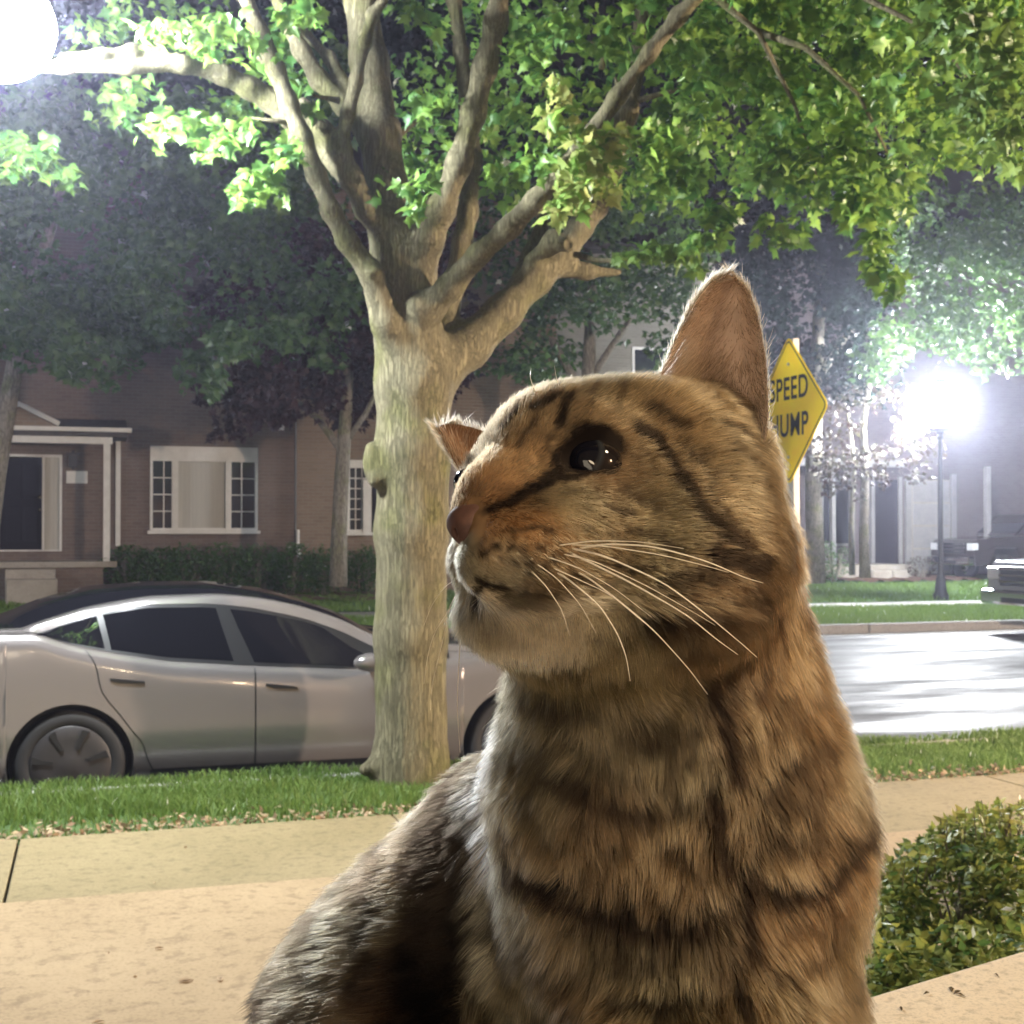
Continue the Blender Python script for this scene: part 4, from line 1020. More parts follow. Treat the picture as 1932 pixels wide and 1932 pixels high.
for px, py, rx, ry, n in ((1090,290,60,65,80),(1050,220,45,40,35),(1150,290,50,60,70),(1080,370,45,35,40),(1130,350,40,50,45),(1060,160,25,30,16),(1050,400,30,25,18)): add(px, py, rx, ry, 7.15, .2, int(n*1.2), 2)
for px, py, rx, ry, n in ((1190,484,38,12,16),(1240,470,32,24,26),(1290,474,38,20,26),(1320,460,22,22,14),(1315,510,10,25,7)): add(px, py, rx, ry, 7.6, .12, n, 1)
# left side and middle
for px, py, rx, ry, n in ((500,345,60,42,70),(540,280,36,36,36),(450,370,36,24,26),(440,30,55,30,50),(400,75,40,30,34),(385,100,30,24,20),(350,55,50,30,30),(590,25,30,24,18),(780,20,40,30,30),(820,40,26,22,14),(250,170,60,26,34),(230,195,24,20,12),(372,235,45,40,40),(400,270,36,30,30),(60,300,85,55,130),(20,270,50,40,50),(120,330,40,30,40),(300,240,60,40,40),(170,60,60,40,26),(480,90,50,40,30),(560,30,50,30,26),(290,60,50,40,26),(450,250,40,30,30),
        (800,205,45,40,34),(770,290,45,50,50),(830,330,40,45,40),(780,360,40,40,34),(915,210,50,45,40),(940,280,45,60,50),(960,350,40,50,40),(1000,100,50,60,50),(970,200,26,26,18),(930,330,30,36,26),(1010,300,40,40,36),(780,395,24,16,12),(1000,30,60,40,50),(720,350,20,40,16),(590,205,20,16,9),(1080,60,60,50,50),(1180,60,60,60,60),(680,200,14,20,6)):
    add(px, py, rx, ry, g.uniform(7.3, 8.9) if px > 700 else (g.uniform(8.6, 9.4) if px < 260 else g.uniform(7.2, 8.4)), .3, n, 0)
add(590, 205, 16, 14, 7.9, .08, 8, 1)
# deeper, dimmer leaves behind
for _ in range(90):
    add(g.uniform(700, 1950), g.uniform(-100, 330), g.uniform(60, 110), g.uniform(50, 90), g.uniform(9.6, 12), .5, int(g.uniform(40, 80)), 0)
for _ in range(30):
    add(g.uniform(180, 560), g.uniform(-60, 240), g.uniform(40, 80), g.uniform(30, 60), g.uniform(8.6, 11), .5, int(g.uniform(16, 34)), 0)
pc = [[], [], []]
for (px, py, rx, ry, d, dd_, n, t) in CL: pc[t].append(cluster(g, px, py, rx, ry, d, dd_, n))
# the 300 leaves that show largest are leaves of their own
near_pts = []
for t, mt in enumerate((M_LEAF, M_LEAFY, M_LEAFP)):
    c = np.concatenate(pc[t]); pc[t] = c
allc = np.concatenate(pc); ti_ = np.concatenate([np.full(len(c), t) for t, c in enumerate(pc)])
dp = (allc-CAM)@FWD; rl = allc-CAM; px_ = CPX+FPX*(rl@RGT)/dp; py_ = CPX-FPX*(rl@UPV)/dp
sc_ = np.where((px_ > 0) & (px_ < 1932) & (py_ > 0) & (py_ < 1932), dp, 99)
own = np.argsort(sc_)[:300]
isown = np.zeros(len(allc), bool); isown[own] = True
crown = None
for t, mt in enumerate((M_LEAF, M_LEAFY, M_LEAFP)):
    k = (ti_ == t) & ~isown; c = allc[k]
    leaves_mesh('foliage', c, g.uniform(.065, .125, len(c)), mt, maple, g, droop=.55)
M_LEAF1 = leaf_mat('maple_leaf_single', [(.10, .20, .03), (.18, .28, .04), (.26, .32, .05), (.14, .24, .06)], trans=.32, per='object')
M_LEAF1G = leaf_mat('maple_leaf_single_green', [(.05, .14, .03), (.08, .19, .04), (.12, .22, .05)], trans=.3, per='object')
M_LEAF1P = leaf_mat('maple_leaf_single_pale', [(.12, .20, .06), (.30, .28, .10), (.34, .30, .05), (.36, .28, .22)], trans=.3, per='object')
lms = []
for mt in (M_LEAF1G, M_LEAF1, M_LEAF1P):
    me = bpy.data.meshes.new('leaf'); me.from_pydata([tuple(x) for x in LEAF_V], [], [tuple(int(q) for q in f) for f in LEAF_F]); me.materials.append(mt); lms.append(me)
S, D, U = frames(300, g, .55); ml = np.array(world_loc(maple))
for j, i in enumerate(own):
    o = bpy.data.objects.new('leaf', lms[ti_[i]]); COL.objects.link(o); o.parent = maple
    s_ = g.uniform(.075, .12); p = allc[i]-ml
    o.matrix_local = Matrix(((S[j][0]*s_, D[j][0]*s_, U[j][0]*s_, p[0]), (S[j][1]*s_, D[j][1]*s_, U[j][1]*s_, p[1]), (S[j][2]*s_, D[j][2]*s_, U[j][2]*s_, p[2]), (0, 0, 0, 1)))
# ================================================================ other trees and shrubs
M_DIM = leaf_mat('tree_leaf_green', [(.035, .09, .025), (.06, .14, .04), (.045, .11, .04), (.09, .17, .05)], trans=.3)
M_PURP = leaf_mat('tree_leaf_purple', [(.045, .020, .022), (.075, .030, .030), (.035, .018, .022)], trans=.15)
M_PINK = leaf_mat('tree_leaf_reddish', [(.06, .035, .03), (.10, .06, .05), (.045, .045, .03), (.07, .07, .04)], trans=.2)
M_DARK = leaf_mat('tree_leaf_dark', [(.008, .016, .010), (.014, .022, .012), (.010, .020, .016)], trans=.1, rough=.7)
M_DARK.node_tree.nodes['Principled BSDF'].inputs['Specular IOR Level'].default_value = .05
M_PURP.node_tree.nodes['Principled BSDF'].inputs['Specular IOR Level'].default_value = .2
M_BOX = leaf_mat('shrub_leaf', [(.04, .11, .025), (.08, .19, .04), (.19, .30, .06), (.11, .22, .045), (.30, .34, .08)], trans=.34, rough=.5)
def tree(base, stem, clusters, mt, bk, label, size, g_seed, group=None, shape='maple', n_scale=1.0):
    """stem: list of chains (px, py, width px, depth)"""
    g = np.random.default_rng(g_seed)
    t = empty('tree', base); tag(t, label, 'tree', group)
    m = MB()
    for pl in stem:
        m.tube([at(p[0], p[1], p[3]) for p in pl], [p[2]*p[3]/FPX/2 for p in pl], 12)
    m.build('trunk', bk, t, smooth=True)
    c = np.concatenate([cluster(g, px, py, rx, ry, d, dd_, int(n*n_scale)) for (px, py, rx, ry, d, dd_, n) in clusters])
    leaves_mesh('crown', c, g.uniform(size*.6, size*1.2, len(c)), mt, t, g, shape)
    return t
def rand_clusters(g_seed, n, x0, x1, ylow, ytop, r0, r1, d, dd_, cnt):
    g = np.random.default_rng(g_seed); o = []
    for _ in range(n):
        px = g.uniform(x0, x1); py = g.uniform(ytop, np.interp(px, *ylow) if not np.isscalar(ylow) else ylow)
        o.append((px, py, g.uniform(r0, r1), g.uniform(r0, r1)*.75, g.uniform(d-dd_, d+dd_), r1*d/FPX*.7, int(g.uniform(.7, 1.3)*cnt)))
    return o
lz = lawn_z(27)
# left tree with a leaning pale trunk
tree(on_z(-30, 1075, lz), [[(-32,1085,40,24),(-8,900,36,24),(12,780,34,24),(36,640,30,24),(58,540,26,24),(95,430,22,24),(120,330,18,24)], [(36,640,20,24),(8,540,16,24),(-30,450,14,24)], [(58,560,16,24),(160,500,12,24),(250,470,8,24)]],
     rand_clusters(2, 60, -80, 620, ([-80, 200, 330, 430, 560, 620], [720, 700, 770, 720, 640, 560]), 90, 40, 95, 22.5, 2.5, 150)+rand_clusters(12, 75, -80, 640, 640, 200, 50, 110, 24.5, 1.5, 230), M_DIM, M_BARK2,
     'green tree with a thin pale leaning trunk before the porch at the left edge', .20, 31)
# purple leaved tree by the window
tree(on_z(640, 1102, lz), [[(638,1106,36,25),(640,1000,30,25),(645,900,28,25),(650,820,26,25),(655,740,22,25),(660,620,16,25)], [(645,850,16,25),(600,790,12,25),(540,740,8,25)], [(648,840,14,25),(690,780,10,25),(720,720,8,25)]],
     rand_clusters(3, 46, 430, 860, ([430, 500, 600, 700, 860], [780, 825, 800, 790, 740]), 430, 45, 85, 25, 1.6, 260)+rand_clusters(13, 24, 480, 860, 740, 480, 60, 90, 26, .8, 300)+[(390,822,34,12,25,.3,50),(440,805,50,25,25,.4,70)], M_PURP, M_BARK2,
     'dark purple leaved tree with a pale trunk standing before the brick house window', .18, 32)
# conifer-dark trees filling the street's far side
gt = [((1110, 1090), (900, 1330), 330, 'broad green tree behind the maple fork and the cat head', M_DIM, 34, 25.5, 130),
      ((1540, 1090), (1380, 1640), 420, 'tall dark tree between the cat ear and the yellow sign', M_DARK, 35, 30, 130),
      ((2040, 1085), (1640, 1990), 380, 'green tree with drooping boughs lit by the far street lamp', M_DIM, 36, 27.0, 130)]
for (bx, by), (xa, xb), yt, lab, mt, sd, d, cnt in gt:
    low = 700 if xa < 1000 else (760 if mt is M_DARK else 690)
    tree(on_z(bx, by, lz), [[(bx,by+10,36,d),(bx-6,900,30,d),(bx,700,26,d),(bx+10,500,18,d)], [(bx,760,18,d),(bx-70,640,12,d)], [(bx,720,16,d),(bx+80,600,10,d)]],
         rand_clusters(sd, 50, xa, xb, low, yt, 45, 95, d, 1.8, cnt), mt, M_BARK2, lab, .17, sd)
tree(on_z(1632, 1086, lz), [[(1632,1090,22,29),(1630,1000,17,29),(1632,900,15,29),(1628,800,12,29),(1640,720,8,29)], [(1608,1085,12,29.6),(1606,990,10,29.6),(1612,880,9,29.6),(1600,780,6,29.6)]],
     rand_clusters(38, 26, 1540, 1770, ([1540, 1640, 1770], [925, 930, 880]), 690, 26, 50, 29, .9, 75), M_PINK, M_BARK2, 'small reddish leaved tree with two thin pale trunks right of the yellow sign', .13, 38)
# tall dark belt behind the houses
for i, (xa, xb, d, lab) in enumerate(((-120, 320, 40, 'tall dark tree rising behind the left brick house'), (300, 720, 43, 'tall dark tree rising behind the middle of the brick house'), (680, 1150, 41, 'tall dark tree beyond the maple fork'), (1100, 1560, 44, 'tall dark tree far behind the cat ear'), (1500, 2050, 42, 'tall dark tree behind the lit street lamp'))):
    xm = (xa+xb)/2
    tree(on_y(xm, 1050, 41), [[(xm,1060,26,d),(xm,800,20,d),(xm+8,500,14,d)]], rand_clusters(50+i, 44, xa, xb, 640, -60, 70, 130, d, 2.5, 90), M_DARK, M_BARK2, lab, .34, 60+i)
# hedge shrubs along the house
gs = np.random.default_rng(9)
def shrub(base, h, w_, mt, label, n, size, seed, group=None, stems=True, clip=None):
    g = np.random.default_rng(seed); t = empty('shrub', base); tag(t, label, 'shrub', group)
    q = g.normal(size=(n*2, 3)); q /= np.linalg.norm(q, axis=1)[:, None]; q *= (g.random((n*2, 1))**.28)
    p = np.array(base)+q*np.array([w_, w_*.8, h*.5])+np.array([0, 0, h*.56])
    k = fbm(p*(3.0/max(w_, .3)), seed, 2) > .40
    p = p[k][:n]
    if stems:
        m = MB()
        for _ in range(9):
            a_ = g.uniform(0, 6.28); r_ = g.uniform(.2, .6)*w_
            m.tube([np.array(base)+np.array([math.cos(a_)*.08*w_, math.sin(a_)*.08*w_, 0]), np.array(base)+np.array([math.cos(a_)*r_*.6, math.sin(a_)*r_*.6, h*.35]), np.array(base)+np.array([math.cos(a_)*r_, math.sin(a_)*r_, h*.75])], [.022*h, .015*h, .006*h], 6)
        m.build('stem', M_BARK2, t, smooth=True)
    leaves_mesh('foliage', p, g.uniform(size*.6, size*1.2, len(p)), mt, t, g, 'simple', droop=-.1)
    return t
# ================================================================ houses across the road
def brick_mat(name, c1, c2, mort, sc=1.0):
    m, nt, b = new_mat(name); N = nt.nodes; L = nt.links
    tc = N.new('ShaderNodeTexCoord'); sp = N.new('ShaderNodeSeparateXYZ'); cb_ = N.new('ShaderNodeCombineXYZ')
    L.new(tc.outputs['Object'], sp.inputs[0]); ad = N.new('ShaderNodeMath'); L.new(sp.outputs[0], ad.inputs[0]); L.new(sp.outputs[1], ad.inputs[1])
    L.new(ad.outputs[0], cb_.inputs[0]); L.new(sp.outputs[2], cb_.inputs[1])
    br = N.new('ShaderNodeTexBrick'); br.inputs['Scale'].default_value = 1
    br.inputs['Brick Width'].default_value = .22; br.inputs['Row Height'].default_value = .075; br.inputs['Mortar Size'].default_value = .006
    br.inputs['Color1'].default_value = (*c1, 1); br.inputs['Color2'].default_value = (*c2, 1); br.inputs['Mortar'].default_value = (*mort, 1); br.inputs['Bias'].default_value = -.1
    L.new(cb_.outputs[0], br.inputs['Vector'])
    n = N.new('ShaderNodeTexNoise'); n.inputs['Scale'].default_value = 1.2; n.inputs['Detail'].default_value = 6; L.new(tc.outputs['Object'], n.inputs['Vector'])
    r = N.new('ShaderNodeValToRGB'); r.color_ramp.elements[0].color = (.7, .7, .7, 1); r.color_ramp.elements[1].color = (1.15, 1.15, 1.15, 1); L.new(n.outputs[0], r.inputs[0])
    m1 = N.new('ShaderNodeMix'); m1.data_type = 'RGBA'; m1.blend_type = 'MULTIPLY'; m1.inputs[0].default_value = 1
    L.new(br.outputs[0], m1.inputs[6]); L.new(r.outputs[0], m1.inputs[7]); L.new(m1.outputs[2], b.inputs['Base Color'])
    bp = N.new('ShaderNodeBump'); bp.inputs['Distance'].default_value = .008; bp.invert = True; L.new(br.outputs['Fac'], bp.inputs['Height']); L.new(bp.outputs[0], b.inputs['Normal'])
    b.inputs['Roughness'].default_value = .9; return m
M_BRICK = brick_mat('house_brick', (.185, .135, .108), (.15, .108, .088), (.20, .175, .155))
M_BRICK2 = brick_mat('house_brick_orange', (.25, .18, .125), (.21, .145, .10), (.25, .22, .18))
M_BRICK3 = brick_mat('house_brick_purple', (.10, .08, .085), (.08, .062, .066), (.11, .1, .1))
M_TRIM = mat('white_trim', (.62, .60, .57), rough=.5, noise=6, col2=(.72, .70, .67))
M_PANE = mat('window_glass', (.02, .022, .026), rough=.06, spec=.8)
M_CURT = mat('curtain', (.42, .40, .36), rough=.8, noise=2, col2=(.50, .48, .43), stretch=(14, 1, .2))
M_DOOR = mat('dark_door', (.012, .010, .015), rough=.7, spec=.15)
M_HEDGE = leaf_mat('hedge_leaf', [(.06, .13, .03), (.10, .19, .05), (.05, .11, .03)], trans=.25)
M_ROOF = mat('roof_shingle', (.05, .045, .045), rough=.9, noise=7, col2=(.09, .08, .075), bump=.01, bscale=40)
M_BRASS = mat('brass', (.75, .62, .40), rough=.25, metal=1)
M_STEP = concrete('step_stone', (.30, .27, .23), (.42, .38, .33), 3)
HY = 29.0
def pX(px, y=HY): return on_y(px, 950, y)[0]
def pZ(py, px=300, y=HY): return on_y(px, py, y)[2]
def rc(px0, py0, px1, py1, y=HY):
    xa, xb = pX(px0, y), pX(px1, y); c = (px0+px1)/2
    return xa, xb, pZ(py1, c, y), pZ(py0, c, y)
def fbox(parent, name, r, y0, y1, mt, bevel=0):
    xa, xb, za, zb = r
    return MB().box(xa, xb, y0, y1, za, zb).build(name, mt, parent, bevel=bevel)
house = empty('brick_house', (pX(300), HY, lawn_z(HY))); tag(house, 'brown brick house with white framed triple window and small porch behind the silver car', 'house')
gz = lawn_z(HY)-.1
ztop = pZ(330)
# wall as piers round the openings: window 283-486 x 843-1001, door 0-115 x 858-1038
W0 = rc(283, 843, 486, 1001); W1 = rc(652, 868, 700, 1004); D0 = rc(-2, 857, 117, 1040)
xl, xr = pX(-420), pX(557)
wall_m = MB()
for (a, b_, c, d) in ((xl, D0[0], gz, ztop), (D0[0], D0[1], D0[3], ztop), (D0[0], D0[1], gz, D0[2]), (D0[1], W0[0], gz, ztop), (W0[0], W0[1], gz, W0[2]), (W0[0], W0[1], W0[3], ztop), (W0[1], xr, gz, ztop)):
    wall_m.box(a, b_, HY, HY+.28, c, d)
wall_m.build('wall', M_BRICK, house)
MB().box(xl+.01, xr-.01, HY+.28, HY+8, gz, ztop-.01).build('house_core', M_BRICK, house)
def window(parent, r, y, splits, glass, header=0, muntins=None):
    xa, xb, za, zb = r; f = .055
    w_ = MB(); h = zb-za
    if header: w_.box(xa, xb, y-.03, y+.05, zb-header, zb)
    zt = zb-header
    w_.box(xa, xa+f, y-.04, y+.06, za, zt-.002).box(xb-f, xb, y-.04, y+.06, za, zt-.002).box(xa+f, xb-f, y-.04, y+.06, za, za+f).box(xa+f, xb-f, y-.04, y+.06, zt-f, zt-.002)
    for s_, wd in splits: w_.box(s_-wd/2, s_+wd/2, y-.035, y+.055, za+f, zt-f)
    fr = w_.build('window_frame', M_TRIM, parent)
    xs_ = [xa+f]+[s_ for s_, _ in splits]+[xb-f]
    for i in range(len(xs_)-1):
        gp = MB().box(xs_[i], xs_[i+1], y+.06+.001*i, y+.075+.001*i, za+f*.5, zt-f*.5).build('pane', glass[i], fr)
        if muntins and muntins[i]:
            nx_, nz_ = muntins[i]; mm = MB(); e0_, e1_ = xs_[i], xs_[i+1]
            for k in range(1, nx_): q = e0_+(e1_-e0_)*k/nx_; mm.box(q-.012, q+.012, y+.035, y+.055, za+f, zt-f)
            for k in range(1, nz_): q = za+f+(zt-za-2*f)*k/nz_; mm.box(e0_+.01, e1_-.01, y+.038, y+.052, q-.012, q+.012)
            mm.build('muntin', M_TRIM, fr)
    MB().box(xa-.05, xb+.05, y-.09, y+.02, za-.07, za-.002).build('sill', M_TRIM, fr)
    return fr
window(house, W0, HY, [((pX(330)), .13), (pX(431), .12)], [M_PANE, M_CURT, M_PANE], header=.26, muntins=[(2, 4), None, (2, 4)])
dr_ = MB().box(D0[0]+.02, pX(79), HY+.05, HY+.10, D0[2]+.03, D0[3]-.06).build('door', M_DOOR, house)
for (a, b_, c, d) in ((12, 40, 875, 940), (46, 72, 875, 940), (12, 40, 955, 1020), (46, 72, 955, 1020)):
    fbox(dr_, 'door_panel', rc(a, c, b_, d), HY+.038, HY+.049, M_DOOR, .004)
q = on_y(74, 938, HY+.03); MB().lathe(q, [(.03, .0), (.035, -.03), (.02, -.06), (.001, -.065)], 10, axis=1).build('door_knob', M_BRASS, dr_, smooth=True)
q = on_y(74, 962, HY+.03); MB().lathe(q, [(.025, .0), (.028, -.03), (.001, -.05)], 10, axis=1).build('door_lock', M_BRASS, dr_, smooth=True)
dfm = MB().box(D0[0], D0[1], HY-.03, HY+.12, D0[3]-.055, D0[3]-.002).box(D0[1]-.05, D0[1], HY-.03, HY+.12, D0[2], D0[3]-.057).box(pX(79)+.004, pX(84), HY-.02, HY+.12, D0[2], D0[3]-.057).box(D0[0], D0[1]-.052, HY-.03, HY+.12, D0[2]-.002, D0[2]+.028)
dfm.build('door_frame', M_TRIM, house)
fbox(house, 'sidelight', (pX(84)+.004, D0[1]-.052, D0[2]+.03, D0[3]-.057), HY+.05, HY+.06, M_CURT)
fbox(house, 'number_plaque', rc(125, 889, 165, 912), HY-.03, HY-.001, M_TRIM)
q = on_y(138, 868, HY)
MB().box(q[0]-.09, q[0]+.09, HY-.20, HY-.02, q[2]-.16, q[2]+.10).box(q[0]-.03, q[0]+.03, HY-.05, HY-.001, q[2]-.2, q[2]+.2).box(q[0]-.12, q[0]+.12, HY-.23, HY-.01, q[2]+.102, q[2]+.14).build('unlit_lantern', M_IRON, house)
# porch: slab, posts, beam, little gable
PY = HY-1.35
r_ = rc(-60, 1060, 221, 1069, PY); MB().box(r_[0], r_[1], PY, HY-.005, r_[2]-.02, r_[3]).build('porch_slab', M_STEP, house)
r2 = rc(-60, 1071, 205, 1100, PY); MB().box(r2[0], r2[1]-.1, PY+.08, HY-.01, gz-.1, r_[2]-.022).build('porch_base', M_BRICK, house)
fbox(house, 'porch_post', rc(195, 832, 208, 1059, PY), PY+.05, PY+.17, M_TRIM)
fbox(house, 'porch_post', rc(-52, 832, -38, 1059, PY), PY+.05, PY+.17, M_TRIM)
fbox(house, 'porch_beam', rc(-60, 822, 212, 835, PY), PY+.03, PY+.2, M_TRIM)
fbox(house, 'gutter', rc(18, 806, 248, 814, PY), PY-.12, PY+.02, M_TRIM)
r3 = rc(-60, 806, 240, 822, PY)
MB().add([(r3[0], PY-.05, r3[3]), (r3[1], PY-.05, r3[3]), (r3[1], HY-.01, r3[3]+.28), (r3[0], HY-.01, r3[3]+.28), (r3[0], PY-.05, r3[2]), (r3[1], PY-.05, r3[2]), (r3[1], HY-.01, r3[2]), (r3[0], HY-.01, r3[2])],
         [(0, 1, 2, 3), (4, 7, 6, 5), (0, 4, 5, 1), (1, 5, 6, 2), (2, 6, 7, 3), (3, 7, 4, 0)]).build('porch_roof', M_ROOF, house)
g0, g1, g2 = on_y(-40, 806, PY-.08), on_y(112, 806, PY-.08), on_y(36, 768, PY-.08)
MB().add([g0, g1, g2, g0+np.array([0, 1.3, 0]), g1+np.array([0, 1.3, 0]), g2+np.array([0, 1.3, 0])], [(0, 1, 2), (5, 4, 3), (0, 3, 4, 1), (1, 4, 5, 2), (2, 5, 3, 0)]).build('porch_gable', M_BRICK2, house)
ra = [p+np.array([0, -.06, .06]) for p in (g0, g2, g1)]
MB().tube(ra, .055, 6).build('gable_trim', M_TRIM, house)
sy = PY
for k, (a, b_, c, d) in enumerate(((10, 104, 1074, 1092), (12, 108, 1093, 1112))):
    r_s = rc(a, c, b_, d, PY-.35*(k+1)); MB().box(r_s[0], r_s[1], PY-.35*(k+1), PY-.35*k-.004, gz-.3, r_s[3]).build('step', M_STEP, house, bevel=.02)
fbox(house, 'downspout', rc(218, 828, 227, 1030), HY-.09, HY-.004, M_TRIM)
fbox(house, 'downspout', rc(557, 700, 564, 1000), HY-.10, HY-.004, M_TRIM)
MB().tube([on_y(562, 1000, HY-.15), on_y(562, 1040, HY-.3), on_y(566, 1060, HY-.6), on_y(580, 1085, HY-1.0)], .04, 7).build('drain_hose', M_TRIM, house)
# upper windows (dim behind the leaves), eaves, roof
zz = pZ(560); up_w = [(300, 470), (60, 200)]
for a, b_ in []:
    xa, xb = pX(a), pX(b_); z0_ = pZ(600); MB().box(xa, xb, HY-.03, HY-.002, z0_, z0_+1.4).build('window_frame', M_TRIM, house); MB().box(xa+.07, xb-.07, HY-.045, HY-.032, z0_+.07, z0_+1.33).build('pane', M_PANE, house)
MB().add([(xl-.3, HY-.5, ztop), (xr+6.5, HY-.5, ztop), (xr+6.5, HY+4, ztop+2.4), (xl-.3, HY+4, ztop+2.4), (xl-.3, HY+8.4, ztop), (xr+6.5, HY+8.4, ztop)], [(0, 1, 2, 3), (3, 2, 5, 4), (0, 3, 4), (1, 5, 2), (0, 4, 5, 1)]).build('roof', M_ROOF, house)
# next unit with the second window half hidden by the maple
h2 = empty('brick_house', (xr+2, HY-.12, gz)); tag(h2, 'lighter orange brick house front with a white jamb seen just left of the maple trunk', 'house')
hy2 = HY-.14; W1 = rc(655, 868, 700, 1004, hy2); xe = xr+6.0; wm = MB()
for (a, b_, c, d) in ((xr+.01, W1[0], gz, ztop-.05), (W1[0], W1[1], gz, W1[2]), (W1[0], W1[1], W1[3], ztop-.05), (W1[1], xe, gz, ztop-.05)): wm.box(a, b_, hy2, hy2+.28, c, d)
wm.build('wall', M_BRICK2, h2); MB().box(xr+.02, xe-.02, hy2+.281, hy2+8, gz, ztop-.06).build('house_core', M_BRICK2, h2)
M_PANE2 = mat('window_glass_dull', (.02, .022, .026), rough=.5, spec=.2)
M_TRIM2 = mat('grey_trim', (.17, .165, .165), rough=.7, noise=6, col2=(.22, .215, .21))
window(h2, W1, hy2, [], [M_PANE2], header=.12, muntins=[(3, 6)])
fbox(h2, 'window_jamb', rc(684, 905, 699, 1006, hy2), hy2-.08, hy2-.045, M_TRIM)
fbox(h2, 'shutter', rc(702, 868, 728, 1004, hy2), hy2-.05, hy2-.002, M_DOOR)
# middle house glimpsed above the cat's brow
h3 = empty('siding_house', (pX(1050, 34), 34, gz)); tag(h3, 'dim grey brick house with a window, glimpsed between the maple fork and the cat head', 'house')
x3a, x3b = pX(850, 34), pX(1420, 34)
M_GREY = brick_mat('house_brick_grey', (.26, .24, .20), (.22, .20, .17), (.26, .25, .22))
zq = on_y(960, 712, 34)[2]
MB().box(x3a, x3b, 34, 40, gz, zq+3.5).build('wall', M_GREY, h3)
xa, xb = pX(905, 33.9), pX(1012, 33.9)
MB().box(xa, xb, 33.90, 33.998, zq-.06, zq+.04).build('sill', M_TRIM, h3)
MB().box(xa+.05, xa+.12, 33.94, 33.998, zq+.042, zq+1.3).box((xa+xb)/2-.07, (xa+xb)/2+.03, 33.94, 33.998, zq+.042, zq+1.3).box(xb-.1, xb-.03, 33.94, 33.998, zq+.042, zq+1.3).build('window_frame', M_TRIM, h3)
MB().box(xa+.13, xb-.11, 33.97, 33.99, zq+.05, zq+1.28).build('pane', M_PANE, h3)
xa, xb = pX(1195, 33.9), pX(1262, 33.9); zq2 = on_y(1230, 690, 34)[2]
MB().box(xa, xb, 33.95, 33.998, zq2-.6, zq2+.5).build('window_frame', M_TRIM, h3)
MB().box(xa+.07, xb-.07, 33.93, 33.949, zq2-.52, zq2+.42).build('pane', M_PANE, h3)
MB().box(x3a, x3b, 33.4, 40.4, zq+3.5, zq+3.7).build('roof', M_ROOF, h3)
# right house: white posts, dark door, garage
HY3 = 33.0
h4 = empty('brick_house', (pX(1700, HY3), HY3, gz)); tag(h4, 'purplish brick house with white posts and grey garage door behind the black post lamp', 'house')
def rr(a, b_, c, d, y=HY3): return rc(a, b_, c, d, y)
gz3 = pZ(1086, 1650, HY3)
xa, xb = pX(1400, HY3), pX(2300, HY3); zt = pZ(520, 1650, HY3)
MB().box(xa, xb, HY3, HY3+7, gz3-.3, zt).build('wall', M_BRICK3, h4)
fbox(h4, 'door', rr(1648, 905, 1692, 1078), HY3-.05, HY3-.002, M_DOOR)
fbox(h4, 'door_frame', rr(1692.5, 900, 1699, 1078), HY3-.09, HY3-.002, M_TRIM2)
fbox(h4, 'door_frame', rr(1641, 900, 1647.5, 1078), HY3-.09, HY3-.002, M_TRIM2)
gd = fbox(h4, 'garage_door', rr(1718, 905, 1790, 1082), HY3-.06, HY3-.002, M_GREY)
for k in range(4): fbox(gd, 'garage_panel', rr(1720, 908+k*43, 1788, 947+k*43), HY3-.085, HY3-.062, M_TRIM2, .01)
fbox(h4, 'garage_trim', rr(1706, 895, 1716, 1084), HY3-.1, HY3-.002, M_TRIM2)
fbox(h4, 'garage_trim', rr(1792, 895, 1801, 1084), HY3-.1, HY3-.002, M_TRIM2)
for a, b_ in ((1536, 1545), (1570, 1577), (1606, 1613), (1862, 1870)): fbox(h4, 'porch_post', rr(a, 880, b_, 1068, HY3-1.4), HY3-1.4, HY3-1.25, M_TRIM2)
fbox(h4, 'porch_beam', rr(1500, 866, 1710, 880, HY3-1.4), HY3-1.42, HY3-1.2, M_TRIM2)
fbox(h4, 'window_frame', rr(1548, 905, 1602, 1030), HY3-.05, HY3-.002, M_TRIM2); fbox(h4, 'pane', rr(1552, 910, 1598, 1025), HY3-.07, HY3-.052, M_PANE)
r5 = rr(1500, 1066, 1720, 1073, HY3-1.5); MB().box(r5[0], r5[1], HY3-1.5, HY3-.005, gz3-.4, r5[3]).build('porch_slab', M_STEP, h4)
MB().box(xa-.3, xb+.3, HY3-.5, HY3+7.4, zt, zt+.25).build('roof', M_ROOF, h4)
for k, (a, b_) in enumerate(((1648, 1684), (1686, 1715))):
    r6 = rr(a, 1076, b_, 1086, HY3-2); tag(MB().box(r6[0], r6[1], HY3-2, HY3-1.7, gz3-.4, r6[3]).build('edging_stone', M_STEP, None, bevel=.05), 'pale stone block edging the bed before the far door, ' + ('left one' if k == 0 else 'right one'), 'stone', 'edging stones')

